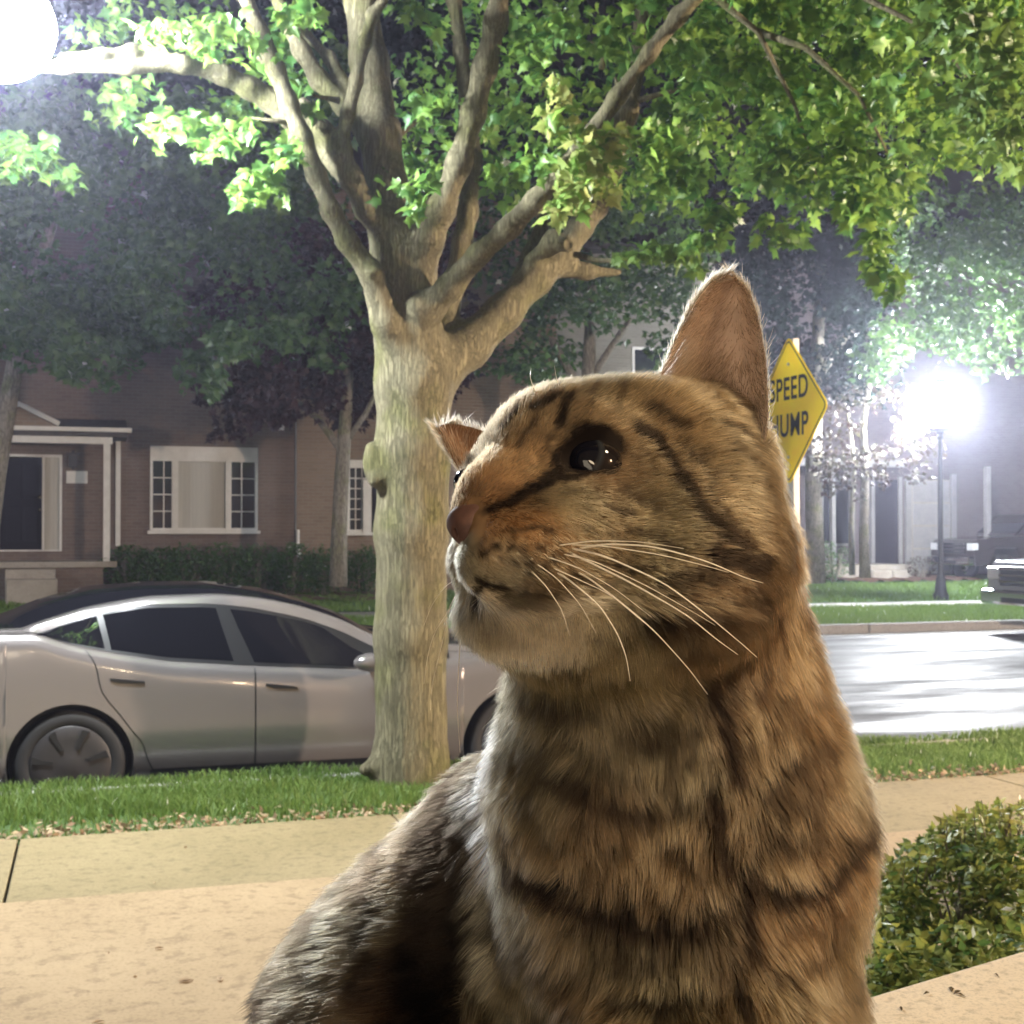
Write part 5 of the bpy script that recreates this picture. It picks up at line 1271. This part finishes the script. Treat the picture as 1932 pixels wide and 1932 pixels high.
# mulch beds
def patch_bed(px0, px1, y0, y1, z, seed):
    xa, xb = pX(px0, (y0+y1)/2), pX(px1, (y0+y1)/2); n = 30
    xs_ = np.linspace(xa, xb, n); V_ = []
    for j in range(6):
        for i, x_ in enumerate(xs_):
            y_ = y0+(y1-y0)*j/5+(math.sin(i*.7+seed)*.15 if j == 0 else 0)
            V_.append((x_, y_, lawn_z(y_)+z+.03*math.sin(i*1.3+j)))
    tag(mesh_obj('mulch_bed', V_, [(j*n+i, j*n+i+1, (j+1)*n+i+1, (j+1)*n+i) for j in range(5) for i in range(n-1)], M_MULCH, smooth=True), kind='structure')
patch_bed(205, 760, 26.3, 28.95, .05, 1)
patch_bed(1560, 1800, 30.0, 32.4, .05, 2)
for i, (px, w_, h_) in enumerate(((245, .62, 1.05), (300, .62, 1.0), (360, .66, 1.05), (425, .70, 1.08), (490, .70, 1.05), (550, .66, 1.08), (612, .62, 1.0), (690, .62, 1.0))):
    b_ = (pX(px, 27.9), 27.9, lawn_z(27.9)+.02)
    names = ['darkest shrub of the hedge next to the porch post', 'second dark hedge shrub from the porch post', 'hedge shrub under the left pane of the triple window', 'hedge shrub with bare stems under the middle window pane', 'hedge shrub under the right window pane', 'hedge shrub beside the bent drain hose', 'hedge shrub left of the pale trunk of the purple tree', 'hedge shrub next to the maple trunk']
    shrub(b_, h_, w_, M_HEDGE, names[i], 1500, .09, 70+i, 'hedge shrubs along the brick house')
shrub((pX(1572, 30.5), 30.5, lawn_z(30.5)), 1.0, .55, M_HEDGE, 'bright green rounded shrub below the yellow sign across the road', 800, .08, 90)
shrub((pX(1738, 31), 31, lawn_z(31)), .6, .5, M_PINK, 'low reddish brown shrub left of the black lamp post', 500, .07, 91)
# boxwood right beside the ledge
g = np.random.default_rng(77)
bx = empty('boxwood_shrub', on_z(1800, 2000, ZV)); tag(bx, 'leafy green boxwood with yellow tips between the stone ledge and the sidewalk', 'shrub')
cs = []
for px, py, rx, ry, d, n in ((1860,1650,110,110,2.6,1500),(1770,1720,100,110,2.5,1400),(1700,1730,70,110,2.4,900),(1900,1760,110,110,2.4,1400),(1800,1830,130,100,2.3,1400),(1690,1850,90,90,2.2,900),(1980,1640,110,120,2.7,900),(1650,1800,60,110,2.3,500),(1880,1600,70,60,2.7,600),(1960,1800,100,120,2.3,800),(1690,1665,45,45,2.6,420),(1745,1625,50,45,2.65,450),(1800,1590,60,40,2.7,450)):
    cs.append(cluster(g, px, py, rx, ry, d, .28, n))
c = np.concatenate(cs); leaves_mesh('foliage', c, g.uniform(.014, .030, len(c)), M_BOX, bx, g, 'simple', droop=-.35)
# sprigs standing out of the outline
sp = []; stm = MB()
for _ in range(70):
    px = g.uniform(1650, 1960); py = np.interp(px, [1650, 1700, 1760, 1790, 1860, 1960], [1640, 1620, 1600, 1545, 1525, 1520]); d = g.uniform(2.3, 2.8)
    a0 = at(px, py+55, d); a1 = at(px+g.uniform(-14, 14), py-g.uniform(-10, 16), d); stm.tube([a0, a1], [.0016, .0008], 4, False)
    for k in range(9): sp.append(a0+(a1-a0)*g.uniform(.2, 1)+g.normal(0, .004, 3))
for _ in range(26):
    a0 = at(g.uniform(1640, 1930), 1960, 2.3); a1 = at(g.uniform(1650, 1930), g.uniform(1620, 1800), 2.5); stm.tube([a0, (a0+a1)/2+g.normal(0, .03, 3), a1], [.005, .004, .002], 5, False)
leaves_mesh('sprig_leaves', np.array(sp), g.uniform(.014, .026, len(sp)), leaf_mat('shrub_tip', [(.18, .26, .05), (.30, .34, .08), (.40, .38, .12)], .3), bx, g, 'simple', droop=-.5)
stm.build('stem', M_BARK2, bx)['kind'] = 'stuff'
# ================================================================ silver sedan at the near kerb
M_PAINT = mat('silver_paint', (.215, .20, .195), rough=.24, metal=.5, coat=.8)
M_CARGLASS = mat('car_glass', (.006, .006, .008), rough=.04, spec=.5, coat=.15)
M_BLACK = mat('black_trim', (.012, .012, .013), rough=.35)
M_RUBBER = mat('tyre_rubber', (.010, .010, .010), rough=.75, bump=.001, bscale=80)
M_COVER = mat('wheel_cover', (.022, .02, .02), rough=.5)
M_SLOT = mat('wheel_slot', (.006, .006, .006), rough=.6)
M_CHROME = mat('chrome', (.7, .7, .72), rough=.12, metal=1)
M_LAMPG = mat('headlight_lens', (.55, .56, .58), rough=.1, spec=.8, coat=1)
M_RED = mat('tail_light', (.35, .02, .02), rough=.15, coat=1)
ZC = -.11                                     # the near lane lies lower than the crown of the road
def on_yc(px, py, y): return on_y(px, py, y)-np.array([0, 0, ZC])
YC = 8.58                                     # near side of the car
WX = on_yc(133, 1430, YC)[0]; WB = 2.875; WR = .335
car = empty('parked_car', (WX+1.4, YC+.92, 0)); tag(car, 'silver four-door sedan with dark glass roof parked at the near kerb behind the maple', 'car')
def cx_(px, py, y): return on_yc(px, py, y)[0]-WX
def prof(pl, yin, extra0, extra1):
    q = [(cx_(a, b_, YC+yin), on_yc(a, b_, YC+yin)[2]) for a, b_ in pl]
    q = extra0+q+extra1; q.sort(); return np.array(q)
belt = prof([(2,1222),(69,1197),(124,1217),(198,1232),(317,1250),(480,1259),(678,1266)], .06, [(-1.0, .98)], [(2.6, .885), (3.2, .80), (3.7, .66)])
belt = np.array([(-1.0, .99), (-.5, 1.02), (-.22, 1.015), (.0, .985), (.25, .955), (.6, .935), (1.1, .92), (1.7, .905), (2.2, .895), (2.7, .87), (3.2, .80), (3.72, .64)])
def bz(px, py): return (cx_(px, py, YC+.06), on_yc(px, py, YC+.06)[2])
belt = np.array([(-1.0, bz(69,1197)[1]-.01), bz(69,1198), bz(124,1218), bz(198,1233), bz(317,1251), bz(480,1260), bz(678,1266), (2.75, .935), (3.2, .86), (3.72, .70)])
wt = [(cx_(a, b_, YC+.25), on_yc(a, b_, YC+.25)[2]) for a, b_ in ((69,1195),(120,1176),(173,1158),(277,1139),(391,1137),(470,1144),(569,1164),(643,1189),(708,1222))]
rl_ = [(cx_(a, b_, YC+.28), on_yc(a, b_, YC+.28)[2]) for a, b_ in ((0,1203),(69,1176),(163,1148),(277,1128),(411,1123),(495,1131),(569,1146),(643,1170),(708,1203))]
rf = [(cx_(a, b_, YC+.92), on_yc(a, b_, YC+.92)[2]) for a, b_ in ((0,1160),(69,1131),(163,1106),(277,1097),(396,1097),(495,1111),(569,1131),(643,1158),(703,1198))]
def ext(q, pre, post):
    return np.array(sorted(pre+q+post))
bf = lambda x: np.interp(x, belt[:, 0], belt[:, 1])
wt = ext(wt, [(-1.0, bf(-1)+.01)], [(2.75, bf(2.75)+.012), (3.2, bf(3.2)+.012), (3.72, bf(3.72)+.01)])
rl_ = ext(rl_, [(-1.05, 1.10)], [(2.75, bf(2.75)+.03), (3.2, bf(3.2)+.04), (3.72, bf(3.72)+.02)])
rf = ext(rf, [(-1.05, 1.15)], [(2.62, 1.06), (2.8, 1.02), (3.2, .94), (3.72, .76)])
fi = lambda q, x: np.interp(x, q[:, 0], q[:, 1])
XS0, XS1 = -1.02, 3.72
def smooth_f(q):
    xs_ = np.linspace(XS0, XS1, 240); z = fi(q, xs_)
    for _ in range(10): z[1:-1] = (z[:-2]+z[1:-1]*2+z[2:])/4
    return lambda x: np.interp(x, xs_, z)
Fb, Fw, Fr, Ft = smooth_f(belt), smooth_f(wt), smooth_f(rl_), smooth_f(rf)
def plan(x):
    e = 0.0
    if x < -.35: e += .16*((-.35-x)/.65)**2
    if x > 2.9: e += .34*((x-2.9)/.82)**2
    return e
def ring(x):
    b_, w_, r_, t_ = Fb(x), Fw(x), Fr(x), Ft(x); e = plan(x)
    gh = min(1, max(0, (t_-b_)/.42)); gy = .05+.20*gh
    k = [(.10, .17), (.045, .24), (.02, .33), (.0, .50), (.004, .66), (.012, b_-.11), (.030, b_-.035), (.055, b_), (.075, b_+.012), (.055+.5*(gy-.055)+.012*gh, (b_+w_)/2+.01), (gy, max(w_, b_+.016)), (gy+.03, max(r_, b_+.03)), (gy+.09, max(r_+.010, b_+.035)), (.5, r_+.72*(t_-r_)+.002), (.925, t_+.002)]
    return [(y+e*(1-y/.925), z) for y, z in k]
NK = 15
def S(x, s):
    """point of the near side skin; s runs 0 (sill) .. 14 (roof centre)"""
    r_ = ring(x); i = min(int(s), NK-2); f = s-i
    p = [r_[max(i-1, 0)], r_[i], r_[i+1], r_[min(i+2, NK-1)]]
    o = []
    for c in range(2):
        a_, b_, c_, d_ = (q[c] for q in p)
        if i in (7, 8, 10): o.append(b_+(c_-b_)*f)
        else:
            m1, m2 = (c_-a_)/2*.8, (d_-b_)/2*.8
            o.append((2*f**3-3*f**2+1)*b_+(f**3-2*f**2+f)*m1+(-2*f**3+3*f**2)*c_+(f**3-f**2)*m2)
    return o
def s_at_z(x, z, hi=7.0):
    a_, b_ = 0.0, hi
    for _ in range(24):
        m = (a_+b_)/2
        if S(x, m)[1] < z: a_ = m
        else: b_ = m
    return (a_+b_)/2
AR = .374
def s_low(x):
    z = 0
    for wx in (0.0, WB):
        if abs(x-wx) < AR: z = max(z, WR+math.sqrt(AR*AR-(x-wx)**2)*1.0)
    return s_at_z(x, z) if z > .17 else 0.0
def patch(name, xs_, s0, s1, ns, off, mt, parent, far=False, rim=.0):
    """skin patch between curves s0(x) and s1(x)"""
    V_ = []; nx = len(xs_)
    for x in xs_:
        xi = x if np.isscalar(x) else x
        a_, b_ = s0(x), s1(x)
        for j in range(ns+1):
            s_ = a_+(b_-a_)*j/ns; y, z = S(x, s_)
            y2, z2 = S(x, min(s_+.05, 14)); y1, z1 = S(x, max(s_-.05, 0)); ty, tz = y2-y1, z2-z1; L_ = math.hypot(ty, tz) or 1
            V_.append((x, y-off*tz/L_, z+off*ty/L_))
    F_ = [(i*(ns+1)+j, (i+1)*(ns+1)+j, (i+1)*(ns+1)+j+1, i*(ns+1)+j+1) for i in range(nx-1) for j in range(ns)]
    nv = len(V_)
    if rim:
        bl = [i*(ns+1) for i in range(nx)]+[(nx-1)*(ns+1)+j for j in range(1, ns+1)]+[i*(ns+1)+ns for i in range(nx-2, -1, -1)]+[j for j in range(ns-1, 0, -1)]
        for q in bl: V_.append((V_[q][0], V_[q][1]+rim, V_[q][2]))
        for k in range(len(bl)): k2 = (k+1) % len(bl); F_.append((bl[k2], bl[k], nv+k, nv+k2))
    if far == 2:
        for mirror in (0, 1): MB().add([(WX+x, (YC+y) if not mirror else (YC+1.85-y), z) for x, y, z in V_], F_ if not mirror else [f[::-1] for f in F_]).build(name, mt, parent, smooth=True)
        return
    out = []
    for mirror in ((0, 1) if far else (0,)):
        W = [(WX+x, (YC+y) if not mirror else (YC+1.85-y), z) for x, y, z in V_]
        out.append((W, F_ if not mirror else [f[::-1] for f in F_]))
    o = MB()
    for W, f in out: o.add(W, f)
    return o.build(name, mt, parent, smooth=True)
xs_all = sorted(set(list(np.linspace(XS0, XS1, 130))+[wx+AR*math.cos(t) for wx in (0, WB) for t in np.linspace(0, math.pi, 41)]))
body_c = patch('body', xs_all, s_low, lambda x: 7.02, 18, 0, M_PAINT, car, far=True)
patch('roof_rail', xs_all, lambda x: 9.96, lambda x: 12.02, 5, 0, M_PAINT, car, far=True)
patch('glass_roof', [x for x in xs_all if -.9 < x < 2.62], lambda x: 12.02, lambda x: 14, 8, .001, M_CARGLASS, car, far=True)
patch('bonnet', [x for x in xs_all if x > 2.58], lambda x: 12.02, lambda x: 14, 8, 0, M_PAINT, car, far=True)
patch('boot_lid', [x for x in xs_all if x < -.88], lambda x: 12.02, lambda x: 14, 8, 0, M_PAINT, car, far=True)
patch('upper_body', xs_all, lambda x: 7.02, lambda x: 9.98, 4, -.004, M_PAINT, car, far=True)
# glass band
gx0, gx1 = cx_(70, 1195, YC+.15), cx_(712, 1240, YC+.15)
def gz_(x): return max(0.0, min(1.0, (x-gx0)/.10))
band = patch('window_surround', list(np.linspace(gx0, 2.42, 70)), lambda x: 7.95, lambda x: 9.93, 5, .0015, M_BLACK, car, far=2)
def win(pxa, pxb, slant_a=0, slant_b=0):
    xa, xb = cx_(pxa, 1200, YC+.15), cx_(pxb, 1200, YC+.15)
    n, ns = 26, 6; V_ = []
    for i in range(n+1):
        for j in range(ns+1):
            t = j/ns; x = (xa+slant_a*(t-.5))+((xb+slant_b*(t-.5))-(xa+slant_a*(t-.5)))*i/n
            y, z = S(x, 8.12+(9.78-8.12)*t); V_.append((WX+x, YC+y-.004, z+.001))
    F_ = [(i*(ns+1)+j, (i+1)*(ns+1)+j, (i+1)*(ns+1)+j+1, i*(ns+1)+j+1) for i in range(n) for j in range(ns)]
    return MB().add(V_, F_).build('window', M_CARGLASS, car, smooth=True)
win(84, 190, .12, -.05); win(202, 424, -.05, -.10); win(457, 690, -.14, -.55)
# bright strip over the glass
# doors: proud panels with a black gap behind
def door(pa, pb, name='door'):
    """pa, pb: left and right edges as (px at belt, px lower) polylines of (s, x)"""
    objs = []
    for off, grow, mt_, nm in ((.0012, .009, M_BLACK, 'door_gap'), (.0032, 0, M_PAINT, name)):
        V_ = []; n, ns = 30, 26; s0, s1 = 1.55, 6.98
        for j in range(ns+1):
            s_ = s0+(s1-s0)*j/ns; ds = 0
            xa = np.interp(s_, *zip(*pa))-grow; xb = np.interp(s_, *zip(*pb))+grow
            if grow and j == 0: s_ -= .12
            for i in range(n+1):
                x = xa+(xb-xa)*i/n; y, z = S(x, s_); V_.append((WX+x, YC+y-off, z))
        F_ = [(j*(n+1)+i, j*(n+1)+i+1, (j+1)*(n+1)+i+1, (j+1)*(n+1)+i) for j in range(ns) for i in range(n)]
        objs.append(MB().add(V_, F_).build(nm, mt_, car if nm == name else car, smooth=True))
    return objs[1]
xb_ = cx_(482, 1340, YC); 
def sz(px, py): x = cx_(px, py, YC); return (s_at_z(x, on_yc(px, py, YC)[2]), x)
ra_ = sorted([(6.98, cx_(161, 1254, YC+.03)), sz(190, 1300), sz(221, 1340), sz(250, 1378), sz(272, 1404), (1.55, cx_(290, 1432, YC))])
d1 = door(ra_, [(1.5, xb_-.004), (7, xb_-.004)])
d2 = door([(1.5, xb_+.006), (7, xb_+.006)], [(1.5, 2.28), (3.5, 2.36), (7, 2.34)])
for d, px in ((d1, 208), (d2, 502)):
    xh = cx_(px, 1285, YC); y, z = S(xh+.1, 6.1); zh = on_yc(px+30, 1286 if px < 400 else 1296, YC)[2]
    y = S(xh+.1, s_at_z(xh+.1, zh))[0]
    MB().add([(WX+xh+a_, YC+y-b_, zh+c_) for a_, b_, c_ in ((0, .012, .024), (.055, .012, .018), (.205, .012, -.002), (.205, .012, -.018), (.06, .012, -.010), (0, .012, .008), (0, -.01, .024), (.055, -.01, .018), (.205, -.01, -.002), (.205, -.01, -.018), (.06, -.01, -.010), (0, -.01, .008))],
             [(0, 1, 4, 5), (1, 2, 3, 4), (0, 6, 7, 1), (1, 7, 8, 2), (2, 8, 9, 3), (3, 9, 10, 4), (4, 10, 11, 5), (5, 11, 6, 0)]).build('door_handle', M_BLACK, d, bevel=.003)
# black rocker strip
V_ = []
for i in range(60):
    x = cx_(283, 1440, YC)+i*(2.42-cx_(283, 1440, YC))/59
    for j in range(4):
        s_ = .95+.5*j/3; y, z = S(x, s_); V_.append((WX+x, YC+y-.004, z))
MB().add(V_, [(i*4+j, (i+1)*4+j, (i+1)*4+j+1, i*4+j+1) for i in range(59) for j in range(3)]).build('rocker_strip', M_BLACK, car, smooth=True)
# floor pan, wheel wells
MB().box(WX-.95, WX+3.5, YC+.20, YC+1.65, .16, .62).build('floor_pan', M_SLOT, car)
MB().box(WX-.5, WX+2.75, YC+.12, YC+1.73, .45, .84).build('cabin_floor', M_SLOT, car)
for wx in (0, WB):
    MB().lathe((WX+wx, YC+.03, WR), [(AR+.012, -.004), (AR-.004, -.004), (AR-.006, .30), (.01, .30)], 48, axis=1).build('wheel_well', M_SLOT, car)
def wheel(x, y, side, parent, r=WR, cover=True):
    t = MB().lathe((x, y, r), [(r*.70, .0), (r*.74, -.012), (r*.90, -.016), (r*.965, .0), (r, .035), (r, .19), (r*.96, .225), (r*.70, .235), (r*.70, 0)], 48, axis=1)
    if side < 0: t.v = [(a_, 2*y+.22-b_, c_) for a_, b_, c_ in t.v]; t.f = [f[::-1] for f in t.f]
    w_ = t.build('wheel', M_RUBBER, parent, smooth=True)
    if not cover:
        MB().lathe((x, y, r), [(.001, -.02), (.06, -.02), (.07, .0), (r*.66, .01), (r*.70, -.008), (r*.70, .05)], 32, axis=1).build('rim', M_CHROME, w_, smooth=True); return w_
    MB().lathe((x, y, r), [(.001, -.020), (.05, -.020), (.07, -.014), (r*.45, -.016), (r*.70, -.013), (r*.725, -.006), (r*.725, .02)], 48, axis=1).build('wheel_cover', M_COVER, w_, smooth=True)
    for k in range(7):
        a0 = math.radians(90+25+k*360/7)
        m = MB(); pts_ = []
        for rr_, da in ((.105, -.13), (.225, -.14), (.232, .07), (.17, .02), (.105, .06)):
            pts_.append((x-math.cos(a0+da)*rr_, r+math.sin(a0+da)*rr_))
        n_ = len(pts_); m.add([(a_, y-.024, b_) for a_, b_ in pts_]+[(a_, y-.008, b_) for a_, b_ in pts_], [tuple(range(n_)), tuple(range(2*n_-1, n_-1, -1))]+[(i, i+n_, (i+1) % n_+n_, (i+1) % n_) for i in range(n_)])
        m.build('spoke_slot', M_SLOT, w_)
    return w_
for wx in (0, WB):
    wheel(WX+wx, YC+.035, 1, car); wheel(WX+wx, YC+1.58, -1, car, cover=False)
# mirror, side marker, lamps
mp_ = on_yc(694, 1250, YC-.10)
mb_ = Blob(mp_-np.array([.2, .2, .15]), mp_+np.array([.25, .25, .15]), .008)
mb_.ell(mp_+np.array([.02, .0, .0]), (.115, .07, .062), k=.02); mb_.cone(mp_+np.array([.03, .05, -.05]), mp_+np.array([.06, .18, -.07]), .02, .022, .02)
mv_, mf_ = mb_.mesh(2); big_mesh('mirror', mv_, mf_, M_PAINT, car, smooth=True, n=4)
xq = -.90; 
MB().box(WX-1.03, WX-.85, YC+.10, YC+.5, .80, .92).build('tail_light', M_RED, car, bevel=.02)
MB().box(WX+3.45, WX+3.64, YC+.16, YC+.5, .60, .70).build('headlight', M_LAMPG, car, bevel=.02)
MB().box(WX-1.06, WX-.9, YC+.25, YC+1.6, .22, .95).build('rear_bumper', M_PAINT, car, bevel=.04)
MB().box(WX+3.5, WX+3.72, YC+.36, YC+1.5, .22, .60).build('front_bumper', M_PAINT, car, bevel=.05)

car.location.z += ZC

# ================================================================ pickups across the road
def pickup(x0, y0, z0, yaw, sc, paint, label, lift=.0):
    t = empty('pickup_truck', (x0, y0, z0)); tag(t, label, 'pickup')
    ca_, sa_ = math.cos(yaw), math.sin(yaw)
    def T(m):
        m.v = [(x0+sc*(ca_*a-sa_*b), y0+sc*(sa_*a+ca_*b), z0+sc*c) for a, b, c in m.v]; return m
    # x: 0 at the nose, back is +x; half width .98
    def shell(pl, w0, w1, ztop_):
        n = len(pl); v_ = []
        for sgn in (-1, 1):
            for x, z in pl: ww = w0+(w1-w0)*max(0, (z-.9))/(ztop_-.9); v_.append((x, sgn*ww, z))
        return MB().add(v_, [tuple(range(n)), tuple(range(2*n-1, n-1, -1))]+[(i, i+n, (i+1) % n+n, (i+1) % n) for i in range(n)])
    b_ = T(shell([(.05, .45), (.0, .75), (.03, 1.05), (.12, 1.16), (1.45, 1.24), (1.55, 1.26), (5.4, 1.26), (5.45, .60), (5.0, .50), (4.75, .92), (4.1, .92), (3.85, .48), (1.6, .48), (1.38, .92), (.72, .92), (.5, .45)], .97, .93, 1.3)).build('body', paint, t, bevel=.03)
    T(shell([(1.40, 1.262), (2.10, 1.86), (3.75, 1.88), (3.95, 1.262)], .93, .74, 1.9)).build('cab', paint, t, bevel=.04)
    for sgn in (-1, 1):
        for xa, xb, xc, xd in ((1.72, 2.20, 2.72, 2.72), (2.82, 2.82, 3.62, 3.72)):
            v_ = [(xa, sgn*.925, 1.30), (xd, sgn*.925, 1.30), (xc, sgn*.775, 1.80), (xb, sgn*.775, 1.80)]
            T(MB().add(v_+[(a, b*.985, c) for a, b, c in v_], [(0, 1, 2, 3), (7, 6, 5, 4), (0, 4, 5, 1), (1, 5, 6, 2), (2, 6, 7, 3), (3, 7, 4, 0)])).build('window', M_CARGLASS, t)
        T(MB().box(2.05, 2.2, sgn*1.0, sgn*1.2, 1.22, 1.42)).build('mirror', M_BLACK, t, bevel=.02)
        T(MB().box(-.012, .16, sgn*.66, sgn*.96, .86, 1.06)).build('headlight', M_LAMPG, t, bevel=.02)
        T(MB().box(5.40, 5.47, sgn*.84, sgn*.96, .80, 1.18)).build('tail_light', M_RED, t)
    v_ = [(1.50, -.86, 1.33), (1.50, .86, 1.33), (2.08, .74, 1.80), (2.08, -.74, 1.80)]
    T(MB().add([(a-.02, b, c+.015) for a, b, c in v_]+[(a+.02, b, c-.02) for a, b, c in v_], [(3, 2, 1, 0), (4, 5, 6, 7), (0, 1, 5, 4), (1, 2, 6, 5), (2, 3, 7, 6), (3, 0, 4, 7)])).build('windscreen', M_CARGLASS, t)
    gr = T(MB().box(-.03, .05, -.62, .62, .76, 1.08)).build('grille', M_BLACK, t, bevel=.02)
    for k in range(3): T(MB().box(-.055, -.032, -.60, .60, .82+k*.1, .845+k*.1)).build('grille_bar', M_CHROME, gr)
    T(MB().box(-.16, .04, -.96, .96, .46, .70)).build('front_bumper', M_CHROME, t, bevel=.05)
    T(MB().box(-.172, -.158, -.4, .4, .50, .58)).build('bumper_opening', M_BLACK, t)
    for wx in (1.05, 4.42):
        for sgn in (-1, 1):
            t2 = MB().lathe((wx, sgn*.80, .39), [(.24, -.12), (.36, -.13), (.39, -.09), (.39, .09), (.36, .13), (.24, .12)], 28, axis=1); T(t2).build('wheel', M_RUBBER, t, smooth=True)
            T(MB().lathe((wx, sgn*.86, .39), [(.001, sgn*.06), (.07, sgn*.06), (.09, sgn*.02), (.23, sgn*.04), (.25, sgn*.06)], 20, axis=1)).build('rim', M_CHROME, t, smooth=True)
    return t
M_TRUCK = mat('silver_truck_paint', (.42, .44, .48), rough=.3, metal=.6, coat=.8)
M_TRUCKD = mat('dark_truck_paint', (.03, .022, .022), rough=.3, metal=.3, coat=.8)
q = on_z(1908, 1189, .0); pickup(q[0]-.42, q[1]-.9, 0, R(0), 1.0, M_TRUCK, 'silver pickup with chrome bumper parked on the road at the right edge')
q = on_y(1800, 1084, 31.2); pickup(q[0], 31.3, lawn_z(30.6)-.06, R(0), 1.0, M_TRUCKD, 'dark brown pickup in the driveway behind the black lamp post')
# ================================================================ speed hump sign
M_YEL = mat('sign_yellow', (.95, .76, .002), rough=.35, noise=3, col2=(.95, .60, .004))
M_GALV = mat('galvanised_post', (.50, .50, .48), rough=.45, metal=.4, noise=20, col2=(.42, .42, .41))
M_INK = mat('sign_black', (.01, .01, .01), rough=.4)
SX = on_y(1488, 774, 7.75)[0]
top = on_y(1480, 634, 7.75); bot = on_y(1497, 915, 7.75); SC = at(1489, 775, depth_of(np.array([SX, 7.75, 0])))
SXc, SYc = SC[0], SC[1]
hz = .5*(634-917)*0+ .5*283*depth_of(SC)/FPX
sign = empty('road_sign', (SXc, SYc, ZV)); tag(sign, 'yellow diamond road sign reading SPEED HUMP on a pale post right of the cat', 'sign')
hy_ = hz*1.0
def rounded(rad, n=5, s_=1.0):
    P_ = []
    for i in range(4):
        an = math.pi/2*i; cy_, cz_ = math.cos(an)*(hy_*s_-rad*1.414), math.sin(an)*(hz*s_-rad*1.414)
        for k in range(n+1):
            b_ = an-math.pi/4+math.pi/2*k/n; P_.append((cy_+rad*math.cos(b_), cz_+rad*math.sin(b_)))
    return P_
lean = (on_y(1497, 915, SYc)[0]-on_y(1480, 634, SYc)[0])*0
def plate(P_, x0, x1):
    n = len(P_); return MB().add([(SXc+x0, SYc+a_, SC[2]+b_) for a_, b_ in P_]+[(SXc+x1, SYc+a_, SC[2]+b_) for a_, b_ in P_], [tuple(range(n-1, -1, -1)), tuple(range(n, 2*n))]+[(i, (i+1) % n, (i+1) % n+n, i+n) for i in range(n)])
pl_o = plate(rounded(.045), -.004, .0).build('sign_plate', M_YEL, sign)
oo, ii = rounded(.04, s_=.965), rounded(.035, s_=.935); n = len(oo)
MB().add([(SXc-.0052, SYc+a_, SC[2]+b_) for a_, b_ in oo]+[(SXc-.0052, SYc+a_, SC[2]+b_) for a_, b_ in ii], [(i+n, (i+1) % n+n, (i+1) % n, i) for i in range(n)]).build('border_line', M_INK, sign)
for word, dz in (('SPEED', .075), ('HUMP', -.165)):
    fc = bpy.data.curves.new('word', 'FONT'); fc.body = word; fc.size = .21; fc.extrude = .0006; fc.align_x = 'CENTER'; fc.space_character = 1.08; fc.offset = .003
    tmp = bpy.data.objects.new('word', fc); COL.objects.link(tmp)
    me = bpy.data.meshes.new_from_object(tmp.evaluated_get(bpy.context.evaluated_depsgraph_get()))
    bpy.data.objects.remove(tmp)
    me.materials.clear(); me.materials.append(M_INK)
    o = bpy.data.objects.new('lettering', me); link(o, sign)
    o.location = Vector((SXc-.0065, SYc, SC[2]+dz))-world_loc(sign); o.rotation_euler = (R(90), 0, R(-90)); o.scale = (.84, 1.0, 1)
MB().box(SXc+.004, SXc+.05, SYc-.045, SYc+.045, ZV-.2, SC[2]+hz-.02).build('post', M_GALV, sign, bevel=.004)
for dz in (.2, -.2): MB().lathe((SXc, SYc, SC[2]+hz*(.62 if dz > 0 else -.62)), [(.001, -.012), (.010, -.012), (.012, -.004)], 8, axis=0).build('bolt', M_GALV, sign)

# ================================================================ the wall behind the camera with an added glowing window as fill light
nh = empty('house_front', (0, -2.05, 0)); tag(nh, 'brick house front behind the cat with an added glowing window as fill light, out of the picture', 'house')
MB().box(-5, -2.2, -2.35, -2.05, 0, 6).box(-2.2, -.9, -2.35, -2.05, 0, 1.0).box(-2.2, -.9, -2.35, -2.05, 2.4, 6).box(-.9, 9, -2.35, -2.05, 0, 6).build('wall', M_BRICK2, nh)
nf_ = MB().box(-2.2, -2.12, -2.12, -2.02, 1.0, 2.4).box(-.98, -.9, -2.12, -2.02, 1.0, 2.4).box(-2.12, -.98, -2.12, -2.02, 1.0, 1.08).box(-2.12, -.98, -2.12, -2.02, 2.32, 2.4).build('window_frame', M_TRIM, nh)
MB().box(-2.12, -.98, -2.20, -2.16, 1.08, 2.32).build('pane', emit_mat('fill_window_light', (1.0, .84, .62), 5.4), nf_)
pp = empty('light_blocking_pillar', (1.66, .86, LEDGE_Z)); tag(pp, 'unseen brick pillar added on the stone ledge to block the garage lantern light from the cat', 'pillar')  # added out of view to keep the garage light off the cat
MB().box(1.46, 1.86, .66, 1.06, LEDGE_Z+.001, 3.4).build('shaft', M_BRICK2, pp)
MB().box(1.42, 1.90, .62, 1.10, 3.402, 3.5).build('capital', M_TRIM, pp)
MB().box(-5, 9, -2.5, -2.36, 0, 6).build('house_core', M_BRICK2, nh)
# ================================================================ lens glare of the lamps imitated by an added haze
hz_m = bpy.data.materials.new('lens_glare_haze'); hz_m.use_nodes = True; nt = hz_m.node_tree; nt.nodes.clear()
pv = nt.nodes.new('ShaderNodeVolumePrincipled'); pv.inputs['Color'].default_value = (.74, .77, 1.0, 1); pv.inputs['Density'].default_value = .0022; pv.inputs['Anisotropy'].default_value = .76
mo = nt.nodes.new('ShaderNodeOutputMaterial'); nt.links.new(pv.outputs[0], mo.inputs['Volume'])
tag(MB().box(-162, 222, -61, 262, -1.2, 22).build('glare_haze', hz_m), kind='stuff')
